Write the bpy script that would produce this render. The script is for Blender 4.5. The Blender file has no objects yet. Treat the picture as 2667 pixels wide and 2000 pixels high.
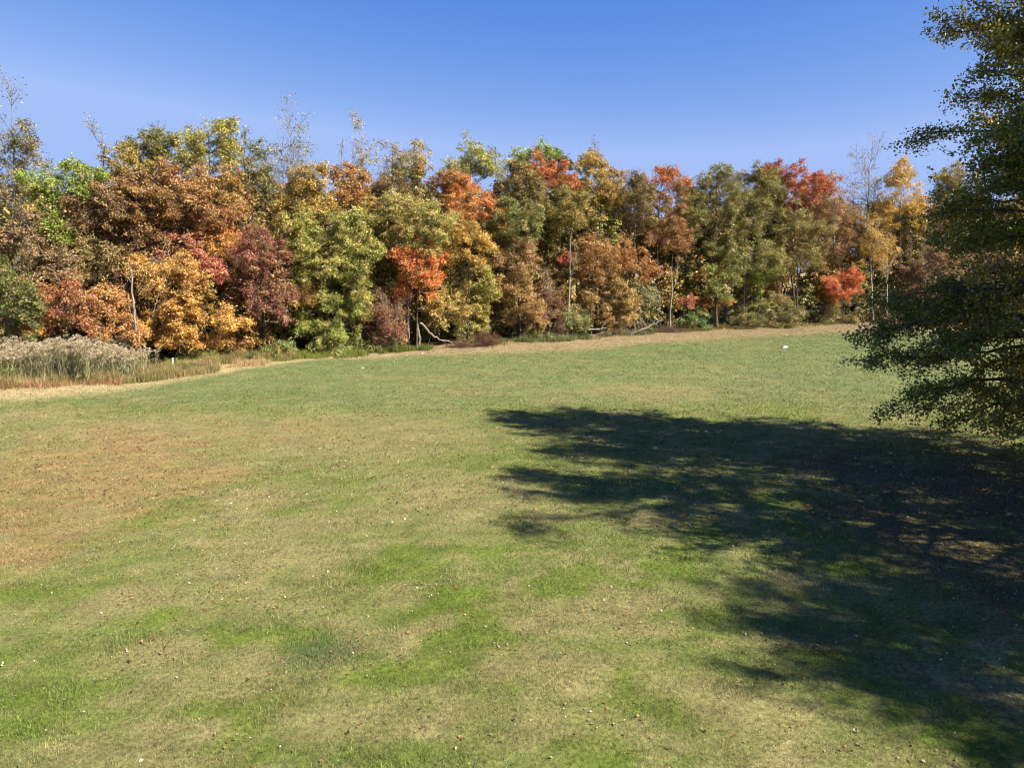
import bpy, math
import numpy as np
from mathutils import Vector

scene = bpy.context.scene
COL = scene.collection

# ------------------------------------------------------------------ camera, sky, sun, exposure
CAM_H = 8.0
F_PX, W_PX, H_PX = 1835.0, 2667.0, 2000.0          # focal length and frame of the photograph, in its pixels
HORIZON = 775.0
PITCH = math.atan((H_PX / 2 - HORIZON) / F_PX)
cam_data = bpy.data.cameras.new('camera')
cam_data.sensor_width = 36.0
cam_data.lens = 36.0 * F_PX / W_PX
cam_data.clip_end = 6000.0
cam = bpy.data.objects.new('camera', cam_data)
cam.location = (0, 0, CAM_H)
cam.rotation_euler = (math.pi / 2 - PITCH, 0, 0)
COL.objects.link(cam)
scene.camera = cam

SUN_EL = math.radians(42.0)
SUN_AZ = math.radians(118.0)                         # clockwise from +Y
world = bpy.data.worlds.new('World')
scene.world = world
world.use_nodes = True
wn = world.node_tree.nodes
wl = world.node_tree.links
wn.clear()
w_out = wn.new('ShaderNodeOutputWorld')
w_bg = wn.new('ShaderNodeBackground')
w_sky = wn.new('ShaderNodeTexSky')
w_sky.sky_type = 'NISHITA'
w_sky.sun_disc = False
w_sky.sun_elevation = SUN_EL
w_sky.sun_rotation = SUN_AZ
w_sky.altitude = 0
w_sky.air_density = 0.7
w_sky.dust_density = 0.0
w_sky.ozone_density = 4.0
w_bg.inputs['Strength'].default_value = 0.055
w_sep = wn.new('ShaderNodeSeparateColor'); w_com = wn.new('ShaderNodeCombineColor')   # grade of the sky's colour: deeper blue, milder horizon
wl.new(w_sky.outputs['Color'], w_sep.inputs['Color'])
for i, (top_v, g, k) in enumerate([(1.5, 2.1, 1.06), (2.7, 1.25, 1.02), (4.9, .5, 2.8)]):
    m1 = wn.new('ShaderNodeMath'); m1.operation = 'MINIMUM'; m1.inputs[1].default_value = top_v
    m2 = wn.new('ShaderNodeMath'); m2.operation = 'POWER'; m2.inputs[1].default_value = g
    m3 = wn.new('ShaderNodeMath'); m3.operation = 'MULTIPLY'; m3.inputs[1].default_value = k
    wl.new(w_sep.outputs[i], m1.inputs[0]); wl.new(m1.outputs[0], m2.inputs[0]); wl.new(m2.outputs[0], m3.inputs[0]); wl.new(m3.outputs[0], w_com.inputs[i])
wl.new(w_com.outputs['Color'], w_bg.inputs['Color'])
wl.new(w_bg.outputs['Background'], w_out.inputs['Surface'])

sd = bpy.data.lights.new('sun', 'SUN')
sd.energy = 5.0
sd.angle = math.radians(0.45)
sd.color = (1.0, 0.94, 0.80)
sun = bpy.data.objects.new('sun', sd)
S_DIR = Vector((math.cos(SUN_EL) * math.sin(SUN_AZ), math.cos(SUN_EL) * math.cos(SUN_AZ), math.sin(SUN_EL)))
sun.rotation_euler = S_DIR.to_track_quat('Z', 'Y').to_euler()
sun.location = (60, -40, 60)
COL.objects.link(sun)

scene.view_settings.view_transform = 'Standard'
scene.view_settings.look = 'None'
scene.view_settings.gamma = 1.0
scene.view_settings.exposure = 1.46
scene.cycles.filter_width = 1.05
scene.cycles.max_bounces = 6
scene.cycles.diffuse_bounces = 2
scene.cycles.transmission_bounces = 3
scene.cycles.transparent_max_bounces = 4

# ------------------------------------------------------------------ helpers
ALBEDO = .66                                         # a sunlit surface shows brighter than its own colour

def lin(c):
    c = np.asarray(c, float) / 255.0
    return ALBEDO * np.where(c <= 0.04045, c / 12.92, ((c + 0.055) / 1.055) ** 2.4)

def smooth(a, b, x):
    t = np.clip((x - a) / (b - a), 0, 1)
    return t * t * (3 - 2 * t)

def _hash(ix, iy, seed):
    n = (ix.astype(np.int64) * 374761393 + iy.astype(np.int64) * 668265263 + seed * 1442695041) & 0xFFFFFFFF
    n = ((n ^ (n >> 13)) * 1274126177) & 0xFFFFFFFF
    n = n ^ (n >> 16)
    return (n & 0xFFFFFF) / float(0xFFFFFF)

def vnoise(x, y, seed=0):
    x = np.asarray(x, float); y = np.asarray(y, float)
    ix = np.floor(x); iy = np.floor(y)
    fx = x - ix; fy = y - iy
    fx = fx * fx * (3 - 2 * fx); fy = fy * fy * (3 - 2 * fy)
    a = _hash(ix, iy, seed); b = _hash(ix + 1, iy, seed)
    c = _hash(ix, iy + 1, seed); d = _hash(ix + 1, iy + 1, seed)
    return (a * (1 - fx) + b * fx) * (1 - fy) + (c * (1 - fx) + d * fx) * fy

def fbm(x, y, seed=0, octs=4):
    s = 0; a = 0.5; n = 0
    for k in range(octs):
        s = s + a * vnoise(x, y, seed + k * 17); n += a
        x = x * 2.03 + 5.1; y = y * 2.03 + 1.7; a *= 0.55
    return s / n

# terrain: level lawn, rising gently towards the wood
_ty = np.linspace(-400, 2600, 6001)
_tz = np.interp(_ty, [-400, 46, 58, 65, 72, 80, 92, 115, 135, 170, 260, 500, 2600], [0, 0, .15, .55, 1.1, 1.7, 2.7, 3.5, 5.0, 9.0, 17.0, 24.0, 26.0])
_k = np.exp(-0.5 * (np.arange(-24, 25) / 8.0) ** 2); _k /= _k.sum()
_tz = np.convolve(np.pad(_tz, 24, mode='edge'), _k, 'valid')

def ground_z(x, y):
    x = np.asarray(x, float); y = np.asarray(y, float)
    z = np.interp(y, _ty, _tz)
    near = 1 - smooth(130, 200, np.abs(y - 50) + 0.4 * np.abs(x))
    return z + near * (0.22 * (fbm(x * .09, y * .09, 3, 2) - .5) + 0.07 * (fbm(x * .7, y * .7, 9, 2) - .5))

CP, SP = math.cos(PITCH), math.sin(PITCH)

def at_depth(px, py, Y):
    """The point of the place that lies Y metres ahead and shows at photo pixel (px, py)."""
    k = (H_PX / 2 - py) / F_PX
    dz = Y * (k * CP - SP) / (CP + k * SP)
    fwd = Y * CP - dz * SP
    return (px - W_PX / 2) / F_PX * fwd, Y, CAM_H + dz

def on_ground(px, py):
    lo, hi = 3.0, 400.0
    for _ in range(60):
        m = (lo + hi) / 2
        x, y, z = at_depth(px, py, m)
        if z > float(ground_z(x, y)): lo = m
        else: hi = m
    x, y, z = at_depth(px, py, lo)
    return x, y

def ground_px_x(px, Y):
    """x at depth Y of the ground point below column px."""
    x = (px - W_PX / 2) / F_PX * Y
    z = float(ground_z(x, Y))
    return (px - W_PX / 2) / F_PX * (Y * CP - (z - CAM_H) * SP)

def edge_depth(px):                                   # how far off the wood begins, across the frame
    return float(np.interp(px, [-400, 0, 300, 600, 1000, 1500, 2200, 2700, 3300], [60, 67, 69, 74, 80.5, 93, 117, 124, 128]))

_ex = np.linspace(-400, 3300, 400)
_eY = np.array([edge_depth(p) for p in _ex])
_eX = (_ex - W_PX / 2) / F_PX * _eY
def edge_y(x):                                        # the same line as y(x) on the ground
    return np.interp(x, _eX, _eY)

# ------------------------------------------------------------------ meshes
def mesh_from(name, V, F, mats, face_col=None, smooth_shade=False, mat_idx=None):
    V = np.asarray(V, np.float32); F = np.asarray(F, np.int32)
    me = bpy.data.meshes.new(name)
    k = F.shape[1]
    me.vertices.add(len(V)); me.vertices.foreach_set('co', V.ravel())
    me.loops.add(F.size); me.loops.foreach_set('vertex_index', F.ravel())
    me.polygons.add(len(F))
    me.polygons.foreach_set('loop_start', np.arange(0, F.size, k, dtype=np.int32))
    if mat_idx is not None:
        me.polygons.foreach_set('material_index', np.asarray(mat_idx, np.int32))
    me.polygons.foreach_set('use_smooth', np.full(len(F), smooth_shade))
    for m in mats: me.materials.append(m)
    if face_col is not None:
        a = me.attributes.new('leaf_colour', 'FLOAT_COLOR', 'FACE')
        c = np.ones((len(F), 4), np.float32); c[:, :3] = face_col
        a.data.foreach_set('color', c.ravel())
    me.update(calc_edges=True)
    return me

def add(name, me, parent=None, loc=(0, 0, 0)):
    o = bpy.data.objects.new(name, me)
    COL.objects.link(o)
    if parent is not None: o.parent = parent
    o.location = loc
    return o

def tag(o, label=None, cat=None, group=None, kind=None):
    if label: o['label'] = label
    if cat: o['category'] = cat
    if group: o['group'] = group
    if kind: o['kind'] = kind
    return o

class Tubes:
    """Collects tapered tubes into one quad mesh."""
    def __init__(self): self.V = []; self.F = []; self.n = 0
    def add(self, P, R, sides=5):
        P = np.asarray(P, float); R = np.asarray(R, float)
        m = len(P)
        T = np.gradient(P, axis=0)
        T /= np.linalg.norm(T, axis=1)[:, None] + 1e-9
        ref = np.array([0.0, 0, 1]) if abs(T[:, 2]).mean() < .8 else np.array([1.0, 0, 0])
        A = np.cross(T, ref); A /= np.linalg.norm(A, axis=1)[:, None] + 1e-9
        B = np.cross(T, A)
        th = np.arange(sides) * 2 * math.pi / sides
        ring = P[:, None, :] + R[:, None, None] * (np.cos(th)[None, :, None] * A[:, None, :] + np.sin(th)[None, :, None] * B[:, None, :])
        self.V.append(ring.reshape(-1, 3))
        i = np.arange(m - 1)[:, None] * sides; j = np.arange(sides)[None, :]; j2 = (j + 1) % sides
        q = np.stack([i + j, i + j2, i + sides + j2, i + sides + j], -1).reshape(-1, 4) + self.n
        self.F.append(q)
        self.n += m * sides
    def arrays(self): return np.concatenate(self.V), np.concatenate(self.F)

def curve(a, b, bend, n=5, rng=None, wob=0.0):
    a = np.asarray(a, float); b = np.asarray(b, float)
    t = np.linspace(0, 1, n)[:, None]
    P = a * (1 - t) + b * t + 4 * t * (1 - t) * np.asarray(bend, float) * .5
    if rng is not None and wob: P[1:-1] += rng.normal(0, wob, (n - 2, 3))
    return P

def unit(v): return v / (np.linalg.norm(v, axis=-1, keepdims=True) + 1e-9)

def leaf_quads(P, N, size, rng, aspect=.62):
    """Pointed leaf sprays: one bent rhombus per point P with normal N."""
    n = len(P)
    r = unit(rng.normal(0, 1, (n, 3)))
    A = unit(np.cross(N, r)); B = np.cross(N, A)
    s = (size * rng.uniform(.6, 1.35, n))[:, None]
    w = s * aspect * rng.uniform(.75, 1.25, n)[:, None]
    V = np.empty((n, 4, 3))
    V[:, 0] = P - A * s * .5
    V[:, 1] = P + B * w * .5 + N * s * .10
    V[:, 2] = P + A * s * .5 - N * s * .12
    V[:, 3] = P - B * w * .5 + N * s * .10
    return V.reshape(-1, 3), np.arange(4 * n).reshape(-1, 4)

# ------------------------------------------------------------------ materials
def new_mat(name):
    m = bpy.data.materials.new(name); m.use_nodes = True
    m.node_tree.nodes.clear()
    return m, m.node_tree.nodes, m.node_tree.links

def leaf_material(name, trans=.35, gloss=.04, rough=.5, trans_tint=(1.0, 1.0, .8)):
    m, n, l = new_mat(name)
    out = n.new('ShaderNodeOutputMaterial')
    at = n.new('ShaderNodeAttribute'); at.attribute_name = 'leaf_colour'
    d = n.new('ShaderNodeBsdfDiffuse'); t = n.new('ShaderNodeBsdfTranslucent')
    mx = n.new('ShaderNodeMixShader'); mx.inputs[0].default_value = trans
    tint = n.new('ShaderNodeMix'); tint.data_type = 'RGBA'; tint.blend_type = 'MULTIPLY'; tint.inputs[0].default_value = 1
    tint.inputs[7].default_value = (*trans_tint, 1)
    l.new(at.outputs['Color'], tint.inputs[6])
    l.new(at.outputs['Color'], d.inputs['Color']); l.new(tint.outputs[2], t.inputs['Color'])
    l.new(d.outputs[0], mx.inputs[1]); l.new(t.outputs[0], mx.inputs[2])
    g = n.new('ShaderNodeBsdfGlossy'); g.inputs['Roughness'].default_value = rough
    g.inputs['Color'].default_value = (1, 1, 1, 1)
    m2 = n.new('ShaderNodeMixShader'); m2.inputs[0].default_value = gloss
    l.new(mx.outputs[0], m2.inputs[1]); l.new(g.outputs[0], m2.inputs[2])
    l.new(m2.outputs[0], out.inputs['Surface'])
    return m

def bark_material(name, c1, c2, scale=6.0):
    m, n, l = new_mat(name)
    out = n.new('ShaderNodeOutputMaterial')
    b = n.new('ShaderNodeBsdfPrincipled'); b.inputs['Roughness'].default_value = .9
    tc = n.new('ShaderNodeTexCoord'); mp = n.new('ShaderNodeMapping'); mp.inputs['Scale'].default_value = (1, 1, .25)
    nz = n.new('ShaderNodeTexNoise'); nz.inputs['Scale'].default_value = scale; nz.inputs['Detail'].default_value = 6
    cr = n.new('ShaderNodeValToRGB')
    cr.color_ramp.elements[0].position = .35; cr.color_ramp.elements[0].color = (*lin(c1), 1)
    cr.color_ramp.elements[1].position = .65; cr.color_ramp.elements[1].color = (*lin(c2), 1)
    bp = n.new('ShaderNodeBump'); bp.inputs['Strength'].default_value = .6; bp.inputs['Distance'].default_value = .03
    l.new(tc.outputs['Object'], mp.inputs['Vector']); l.new(mp.outputs[0], nz.inputs['Vector'])
    l.new(nz.outputs['Fac'], cr.inputs['Fac']); l.new(cr.outputs['Color'], b.inputs['Base Color'])
    l.new(nz.outputs['Fac'], bp.inputs['Height']); l.new(bp.outputs[0], b.inputs['Normal'])
    l.new(b.outputs[0], out.inputs['Surface'])
    return m

M_LEAF = leaf_material('autumn_leaves', .22, .035)
M_NEAR = leaf_material('green_leaves', .30, .05, .42, (1.1, 1.0, .3))
M_GRASS = leaf_material('grass_blades', .30, .02)
M_LITTER = leaf_material('dry_leaves', .12, 0.0)
M_BARK = bark_material('dark_bark', (62, 52, 42), (112, 98, 82))
M_GREYBARK = bark_material('grey_bark', (120, 110, 98), (176, 166, 152))
M_PALE = bark_material('pale_bark', (165, 158, 146), (216, 210, 198), 4.0)
M_TWIG = bark_material('reddish_twigs', (96, 66, 56), (146, 110, 94), 3.0)
M_WOOD = bark_material('weathered_wood', (104, 94, 82), (164, 152, 134), 5.0)

# ------------------------------------------------------------------ ground
def patch(px, py, rx, ry):
    x, y = on_ground(px, py)
    x2, _ = on_ground(px + rx, py)
    _, y2 = on_ground(px, py - ry)
    return x, y, abs(x2 - x), abs(y2 - y)

BROWN = [patch(230, 1215, 420, 110), patch(140, 1330, 380, 110), patch(60, 1420, 200, 90), patch(520, 1240, 160, 60), patch(400, 1160, 200, 40)]
TAN = [patch(60, 1085, 150, 25), patch(880, 1135, 420, 60), patch(420, 1120, 420, 40), patch(1700, 1020, 260, 25), patch(760, 1420, 260, 120), patch(420, 1700, 160, 60), patch(300, 1560, 200, 60), patch(1500, 1850, 200, 90), patch(1350, 1720, 160, 60), patch(880, 1880, 160, 60), patch(1050, 1560, 90, 50), patch(1950, 1850, 200, 80), patch(620, 1320, 160, 70), patch(1150, 1290, 260, 70)]
LUSH = [patch(1120, 1560, 140, 90), patch(1280, 1640, 160, 90), patch(1250, 1880, 140, 90), patch(1700, 1850, 150, 80), patch(150, 1830, 260, 110), patch(330, 1650, 120, 50), patch(620, 1390, 90, 35), patch(960, 1480, 120, 60), patch(1000, 1950, 200, 70), patch(1240, 1200, 140, 60), patch(2450, 1900, 140, 80), patch(700, 1780, 200, 90)]
RIGHT_LITTER = [patch(2600, 1300, 330, 110), patch(2300, 1230, 280, 60), patch(2660, 1500, 260, 200)]

def blob(P, x, y, wob, lo=1.25, hi=.35):
    out = np.zeros_like(x)
    for cx, cy, rx, ry in P:
        d = np.sqrt(((x - cx) / rx) ** 2 + ((y - cy) / ry) ** 2) + wob
        out = np.maximum(out, 1 - smooth(hi, lo, d))
    return out

C_GREEN, C_LUSH, C_FAR = lin((124, 136, 70)), lin((112, 132, 44)), lin((122, 136, 86))
C_TAN, C_BROWN, C_STRAW, C_DUFF = lin((164, 152, 106)), lin((172, 142, 98)), lin((200, 178, 136)), lin((178, 154, 122))
C_FLOOR = lin((104, 82, 58))
BALANCE = np.array([.98, 1.0, .95]) * 1.23

def lawn_masks(x, y):
    n1 = fbm(x * .16, y * .16, 11, 4); n2 = fbm(x * .55 + y * .15, y * .9, 23, 4); n3 = fbm(x * 1.7, y * 2.2, 41, 3)
    wob = (n1 - .5) * 1.2 + (n2 - .5) * 1.1 + (n3 - .5) * 1.1
    brown = blob(BROWN, x, y, wob * 1.1) * (.68 + .32 * smooth(.36, .54, fbm(x * .9, y * 1.6, 211, 4)))
    tan = blob(TAN, x, y, wob)
    lush = blob(LUSH, x, y, wob) * smooth(.36, .56, fbm(x * 1.2, y * 1.3, 201, 3))
    far = smooth(44, 58, y + (n1 - .5) * 16)
    e = edge_y(x) - y + (n2 - .5) * 2.4                  # metres of lawn left before the wood's edge
    return n1, n2, n3, brown, tan, lush, far, e

def lawn_colour(x, y):
    n1, n2, n3, brown, tan, lush, far, e = lawn_masks(x, y)
    def mix(a, b, f): return a * (1 - f)[:, None] + b * f[:, None]
    base = np.repeat(C_GREEN[None], len(x), 0)
    base = mix(base, C_FAR, far)
    n4 = fbm(x * 4.5, y * 6.0, 61, 3)
    dry = np.clip(smooth(.48, .64, n1 * .4 + n2 * .6) * .65 + smooth(.48, .7, n3) * .4 + smooth(.5, .75, n4) * .35, 0, 1)
    base = mix(base, C_TAN, dry * (1 - .55 * far))
    streak = smooth(.55, .72, fbm(x * .16 + y * .05, y * 1.1, 221, 4)) * far
    base = mix(base, C_TAN, streak * .45)
    base = mix(base, C_TAN, tan * .8)
    wet = smooth(.52, .66, fbm(x * .6, y * .7, 77, 4))
    base = mix(base, C_LUSH, np.clip(wet * .75 * (1 - far) * smooth(34, 18, y) + wet * .3 * (1 - far) + lush * .62, 0, 1) * (.55 + .45 * n3) * (1 - .5 * tan))
    base = mix(base, C_BROWN, brown * (.55 + .6 * n3).clip(0, 1))
    under = blob(RIGHT_LITTER, x, y, (n1 - .5) * 1.2 + (n2 - .5) * 1.2)
    base = mix(base, lin((128, 104, 80)), under * .75)
    straw_w = np.interp(x, [-60, -48, -39, -33, -29, -25, -20, -12, 0, 20, 60], [21, 18.0, 16.0, 13.5, 9.5, 4.0, 2.0, 5.0, 9.0, 11.0, 15.0])
    s = 1 - smooth(straw_w * .75, straw_w * 1.25 + .3, e)
    warm = smooth(-22, -8, x)
    base = base * (1 - s)[:, None] + (C_STRAW * (1 - warm)[:, None] + C_DUFF * warm[:, None]) * s[:, None]
    fl = 1 - smooth(-4, -.5, e)
    base = base * (1 - fl)[:, None] + C_FLOOR * fl[:, None]
    yon = smooth(45, 60, -e)                              # sunny rough field beyond the wood
    base = base * (1 - yon)[:, None] + lin((186, 164, 112)) * yon[:, None]
    base = base * (.45 + .50 * fbm(x * 1.3, y * 1.9, 101, 4) + .62 * fbm(x * 4.2, y * 6, 131, 3))[:, None]
    return base * BALANCE

xs = np.unique(np.concatenate([np.arange(-50, 66, .4), np.arange(-120, 150, 3), np.linspace(-3000, 3000, 61)]))
ys = np.unique(np.concatenate([np.arange(4, 60, .35), np.arange(60, 125, .7), np.arange(-60, 260, 4), np.linspace(-1000, 5000, 61)]))
gx, gy = np.meshgrid(xs, ys)
gz = ground_z(gx, gy)
GV = np.stack([gx.ravel(), gy.ravel(), gz.ravel()], 1)
nx, ny = len(xs), len(ys)
ii = (np.arange(ny - 1)[:, None] * nx + np.arange(nx - 1)[None, :]).ravel()
GF = np.stack([ii, ii + 1, ii + nx + 1, ii + nx], 1)

mg, n, l = new_mat('lawn_soil')
out = n.new('ShaderNodeOutputMaterial'); b = n.new('ShaderNodeBsdfPrincipled'); b.inputs['Roughness'].default_value = .95
b.inputs['Specular IOR Level'].default_value = .15
at = n.new('ShaderNodeAttribute'); at.attribute_name = 'leaf_colour'
tc = n.new('ShaderNodeNewGeometry')
mp = n.new('ShaderNodeMapping'); mp.inputs['Scale'].default_value = (1, 1, 1)
nz = n.new('ShaderNodeTexNoise'); nz.inputs['Scale'].default_value = 9; nz.inputs['Detail'].default_value = 8; nz.inputs['Roughness'].default_value = .75
cr = n.new('ShaderNodeValToRGB'); cr.color_ramp.elements[0].position = .3; cr.color_ramp.elements[0].color = (.22, .22, .20, 1)
cr.color_ramp.elements[1].position = .7; cr.color_ramp.elements[1].color = (1.35, 1.32, 1.25, 1)
mx = n.new('ShaderNodeMix'); mx.data_type = 'RGBA'; mx.blend_type = 'MULTIPLY'; mx.inputs[0].default_value = 1
bp = n.new('ShaderNodeBump'); bp.inputs['Strength'].default_value = .8; bp.inputs['Distance'].default_value = .06
l.new(tc.outputs['Position'], mp.inputs['Vector']); l.new(mp.outputs[0], nz.inputs['Vector'])
l.new(nz.outputs['Fac'], cr.inputs['Fac']); l.new(at.outputs['Color'], mx.inputs[6]); l.new(cr.outputs['Color'], mx.inputs[7])
l.new(mx.outputs[2], b.inputs['Base Color']); l.new(nz.outputs['Fac'], bp.inputs['Height']); l.new(bp.outputs[0], b.inputs['Normal'])
l.new(b.outputs[0], out.inputs['Surface'])
me = mesh_from('ground', GV, GF, [mg], smooth_shade=True)
a = me.attributes.new('leaf_colour', 'FLOAT_COLOR', 'POINT')
c = np.ones((len(GV), 4), np.float32); c[:, :3] = lawn_colour(GV[:, 0], GV[:, 1]) * .8
a.data.foreach_set('color', c.ravel())
tag(add('ground', me), kind='structure')

# ------------------------------------------------------------------ lawn grass
def sample_wedge(rng, y0, y1, per_m2, margin=2.5, slope=.745):
    area = slope * (y1 ** 2 - y0 ** 2) + 2 * margin * (y1 - y0)
    n = int(area * per_m2)
    y = np.sqrt(rng.uniform(y0 ** 2, y1 ** 2, n))
    x = rng.uniform(-1, 1, n) * (slope * y + margin)
    return x, y

def blades(x, y, h, w, lean, rng, col):
    n = len(x)
    z = ground_z(x, y)
    az = rng.uniform(0, 2 * math.pi, n); ln = np.abs(rng.normal(lean, .45, n))
    th = rng.uniform(0, math.pi, n)
    hh = h * rng.uniform(.55, 1.4, n); ww = w * rng.uniform(.7, 1.3, n)
    V = np.empty((n, 3, 3))
    dx, dy = np.cos(th) * ww * .5, np.sin(th) * ww * .5
    V[:, 0] = np.stack([x - dx, y - dy, z - .008], 1)
    V[:, 1] = np.stack([x + dx, y + dy, z - .008], 1)
    V[:, 2] = np.stack([x + np.cos(az) * hh * np.sin(ln), y + np.sin(az) * hh * np.sin(ln), z + hh * np.cos(ln)], 1)
    return V.reshape(-1, 3), np.arange(3 * n).reshape(-1, 3), col

rng = np.random.default_rng(5)
LV, LF, LC = [], [], []
off = 0
for y0, y1, dens, h, w in [(10.5, 18, 1000, .052, .013), (18, 28, 560, .06, .018), (28, 46, 230, .075, .03), (46, 122, 60, .09, .06)]:
    x, y = sample_wedge(rng, y0, y1, dens)
    n1, n2, n3, brown, tan, lush, far, e = lawn_masks(x, y)
    keep = (e > .3) & (rng.uniform(0, 1, len(x)) < (1 - .6 * brown) * (.45 + .9 * fbm(x * .8, y * .8, 55, 3)))
    tuft = fbm(x * 2.6, y * 2.6, 91, 2)
    x, y, tuft, lush, tan, brown = x[keep], y[keep], tuft[keep], lush[keep], tan[keep], brown[keep]
    c = lawn_colour(x, y)
    nn = len(x)
    u = rng.uniform(0, 1, nn)
    green = (u < .45 * (1 - brown))[:, None]
    c = np.where(green, c * .55 + lin((92, 116, 44)) * .45, c)
    c = np.where((u > .9)[:, None], c * .4 + lin((186, 172, 120)) * .6, c)
    c = c * rng.uniform(.5, 1.5, nn)[:, None]
    hh = h * (.55 + .7 * tuft + .9 * smooth(.58, .78, fbm(x * 1.1, y * 1.1, 301, 3))) * (1 + .35 * lush - .25 * tan)
    if y0 < 12:                                                   # a coarse dark clump of broad grass in the near lawn
        qx, qy, qr, _ = patch(845, 1700, 130, 60)
        m = 2600
        ax, ay = rng.normal(qx, qr * .5, m), rng.normal(qy, qr * .5, m)
        x = np.concatenate([x, ax]); y = np.concatenate([y, ay]); hh = np.concatenate([hh, rng.uniform(.07, .17, m)])
        c = np.concatenate([c, lin((112, 134, 84)) * rng.uniform(.6, 1.3, m)[:, None]])
    V, F, c = blades(x, y, hh, w, .55, rng, c)
    LV.append(V); LF.append(F + off); LC.append(c); off += len(V)
me = mesh_from('grass', np.concatenate(LV), np.concatenate(LF), [M_GRASS], np.concatenate(LC))
tag(add('grass', me), 'mown lawn of mixed green and straw coloured grass sloping up to the wood', 'grass', kind='stuff')

# ------------------------------------------------------------------ fallen leaves on the lawn
def litter():
    rng = np.random.default_rng(8)
    X, Y = [], []
    for y0, y1, dens in [(10.5, 24, 26), (24, 60, 20), (60, 122, 5)]:
        x, y = sample_wedge(rng, y0, y1, dens)
        n1, n2, n3, brown, tan, lush, far, e = lawn_masks(x, y)
        right = blob(RIGHT_LITTER, x, y, (n1 - .5) + (n2 - .5))
        p = (np.where(y < 24, .27, .34) + .4 * (y < 40) * tan + 1.0 * brown * n3 * 1.4 + 1.2 * right + .16 * smooth(-4, 6, x) * (1 - far) + .15 * tan) * (e > -2)
        p = p * (.35 + 1.3 * smooth(.4, .65, fbm(x * .7, y * .7, 311, 3)))
        p = np.maximum(p, (1 - smooth(1, 6, e)) * smooth(-16, -8, x) * .9 * (e > -2))
        k = rng.uniform(0, 1, len(x)) < p
        X.append(x[k]); Y.append(y[k])
    x = np.concatenate(X); y = np.concatenate(Y); m = len(x)
    z = ground_z(x, y) + rng.uniform(.02, .055, m)
    N = unit(np.stack([rng.normal(0, .45, m), rng.normal(0, .45, m), np.ones(m)], 1))
    V, F = leaf_quads(np.stack([x, y, z], 1), N, np.where(y < 24, .063, .09)[:, None].ravel(), rng, .75)
    pal = lin([(176, 146, 108), (140, 104, 68), (96, 68, 46), (206, 186, 156), (226, 214, 198), (196, 150, 80), (160, 70, 44)])
    brown = blob(BROWN, x, y, 0 * x)
    idx = rng.choice(7, m, p=[.30, .30, .21, .10, .03, .045, .015])
    idx = np.where((brown > .3) & (idx >= 3) & (rng.uniform(0, 1, m) < .75), rng.integers(0, 3, m), idx)
    c = pal[idx] * rng.uniform(.75, 1.2, m)[:, None]
    tag(add('fallen_leaves', mesh_from('fallen_leaves', V, F, [M_LITTER], c)), 'dry brown and pale leaves scattered over the lawn', 'leaves', kind='stuff')
litter()

# ------------------------------------------------------------------ trees of the wood
LEAF_GAIN = 2.15
WARM = np.array([1.0, 1.02, .72])

def crown_points(rng, c0, half, leaf, dens, n_cl=None):
    """Leaf positions, normals and clump tints spread through an uneven crown of clumps."""
    rx, ry, rz = half
    frontal = math.pi * rx * rz
    if n_cl is None: n_cl = int(np.clip(frontal / .75, 14, 130))
    u = unit(rng.normal(0, 1, (n_cl * 3, 3)))
    u = u[u[:, 2] > -.85][:n_cl]
    n_cl = len(u)
    rad = rng.uniform(.2, 1.0, n_cl) ** .5
    k = rng.integers(0, 9999)
    lump = .52 + .85 * vnoise(u[:, 0] * 1.5 + k, u[:, 2] * 1.5 + u[:, 1], 7)
    cr = np.sqrt(frontal / n_cl) * .62 * rng.uniform(.6, 1.35, n_cl)
    C = np.asarray(c0) + u * (rad * lump)[:, None] * np.array([rx, ry, rz]) * 1.0
    area = .5 * .62 * leaf * leaf * 1.05
    n = int(dens * 3.3 * frontal / area)
    w = cr ** 2; w = w / w.sum()
    ci = rng.choice(n_cl, n, p=w)
    ns = 8                                                     # sprays in a clump, each a small tilted plate of leaves
    sd_ = unit(rng.normal(0, 1, (n_cl, ns, 3)))
    sr = rng.uniform(.25, 1.15, (n_cl, ns)) ** .6
    SC = C[:, None, :] + sd_ * (sr * cr[:, None])[..., None] * np.array([1.08, 1.08, 1.0])
    si = rng.integers(0, ns, n)
    si = np.where(rng.uniform(0, 1, n) < .5, (si * rng.uniform(.4, 1, n)).astype(int), si)
    pl = unit(np.array([0, 0, 1.0]) + .55 * sd_ + rng.normal(0, .42, (n_cl, ns, 3)))
    q = rng.normal(0, 1, (n, 3)) * (.13 + .20 * cr[ci])[:, None]
    pn = pl[ci, si]
    q = q - pn * ((q * pn).sum(1) * rng.uniform(.45, .8, n))[:, None]
    P = SC[ci, si] + q
    stray = rng.uniform(0, 1, n) < .08
    P[stray] += rng.normal(0, 1, (stray.sum(), 3)) * cr[ci][stray][:, None] * .5
    N = unit(pn * .9 + sd_[ci, si] * .35 + rng.normal(0, .5, (n, 3)))
    ct = np.clip(rng.beta(1.1, 1.1, (n_cl, 1)) * .6 + rng.uniform(0, .4, (n_cl, ns)), 0, 1)
    return P, N, ct[ci, si], C, cr, ci

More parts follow.
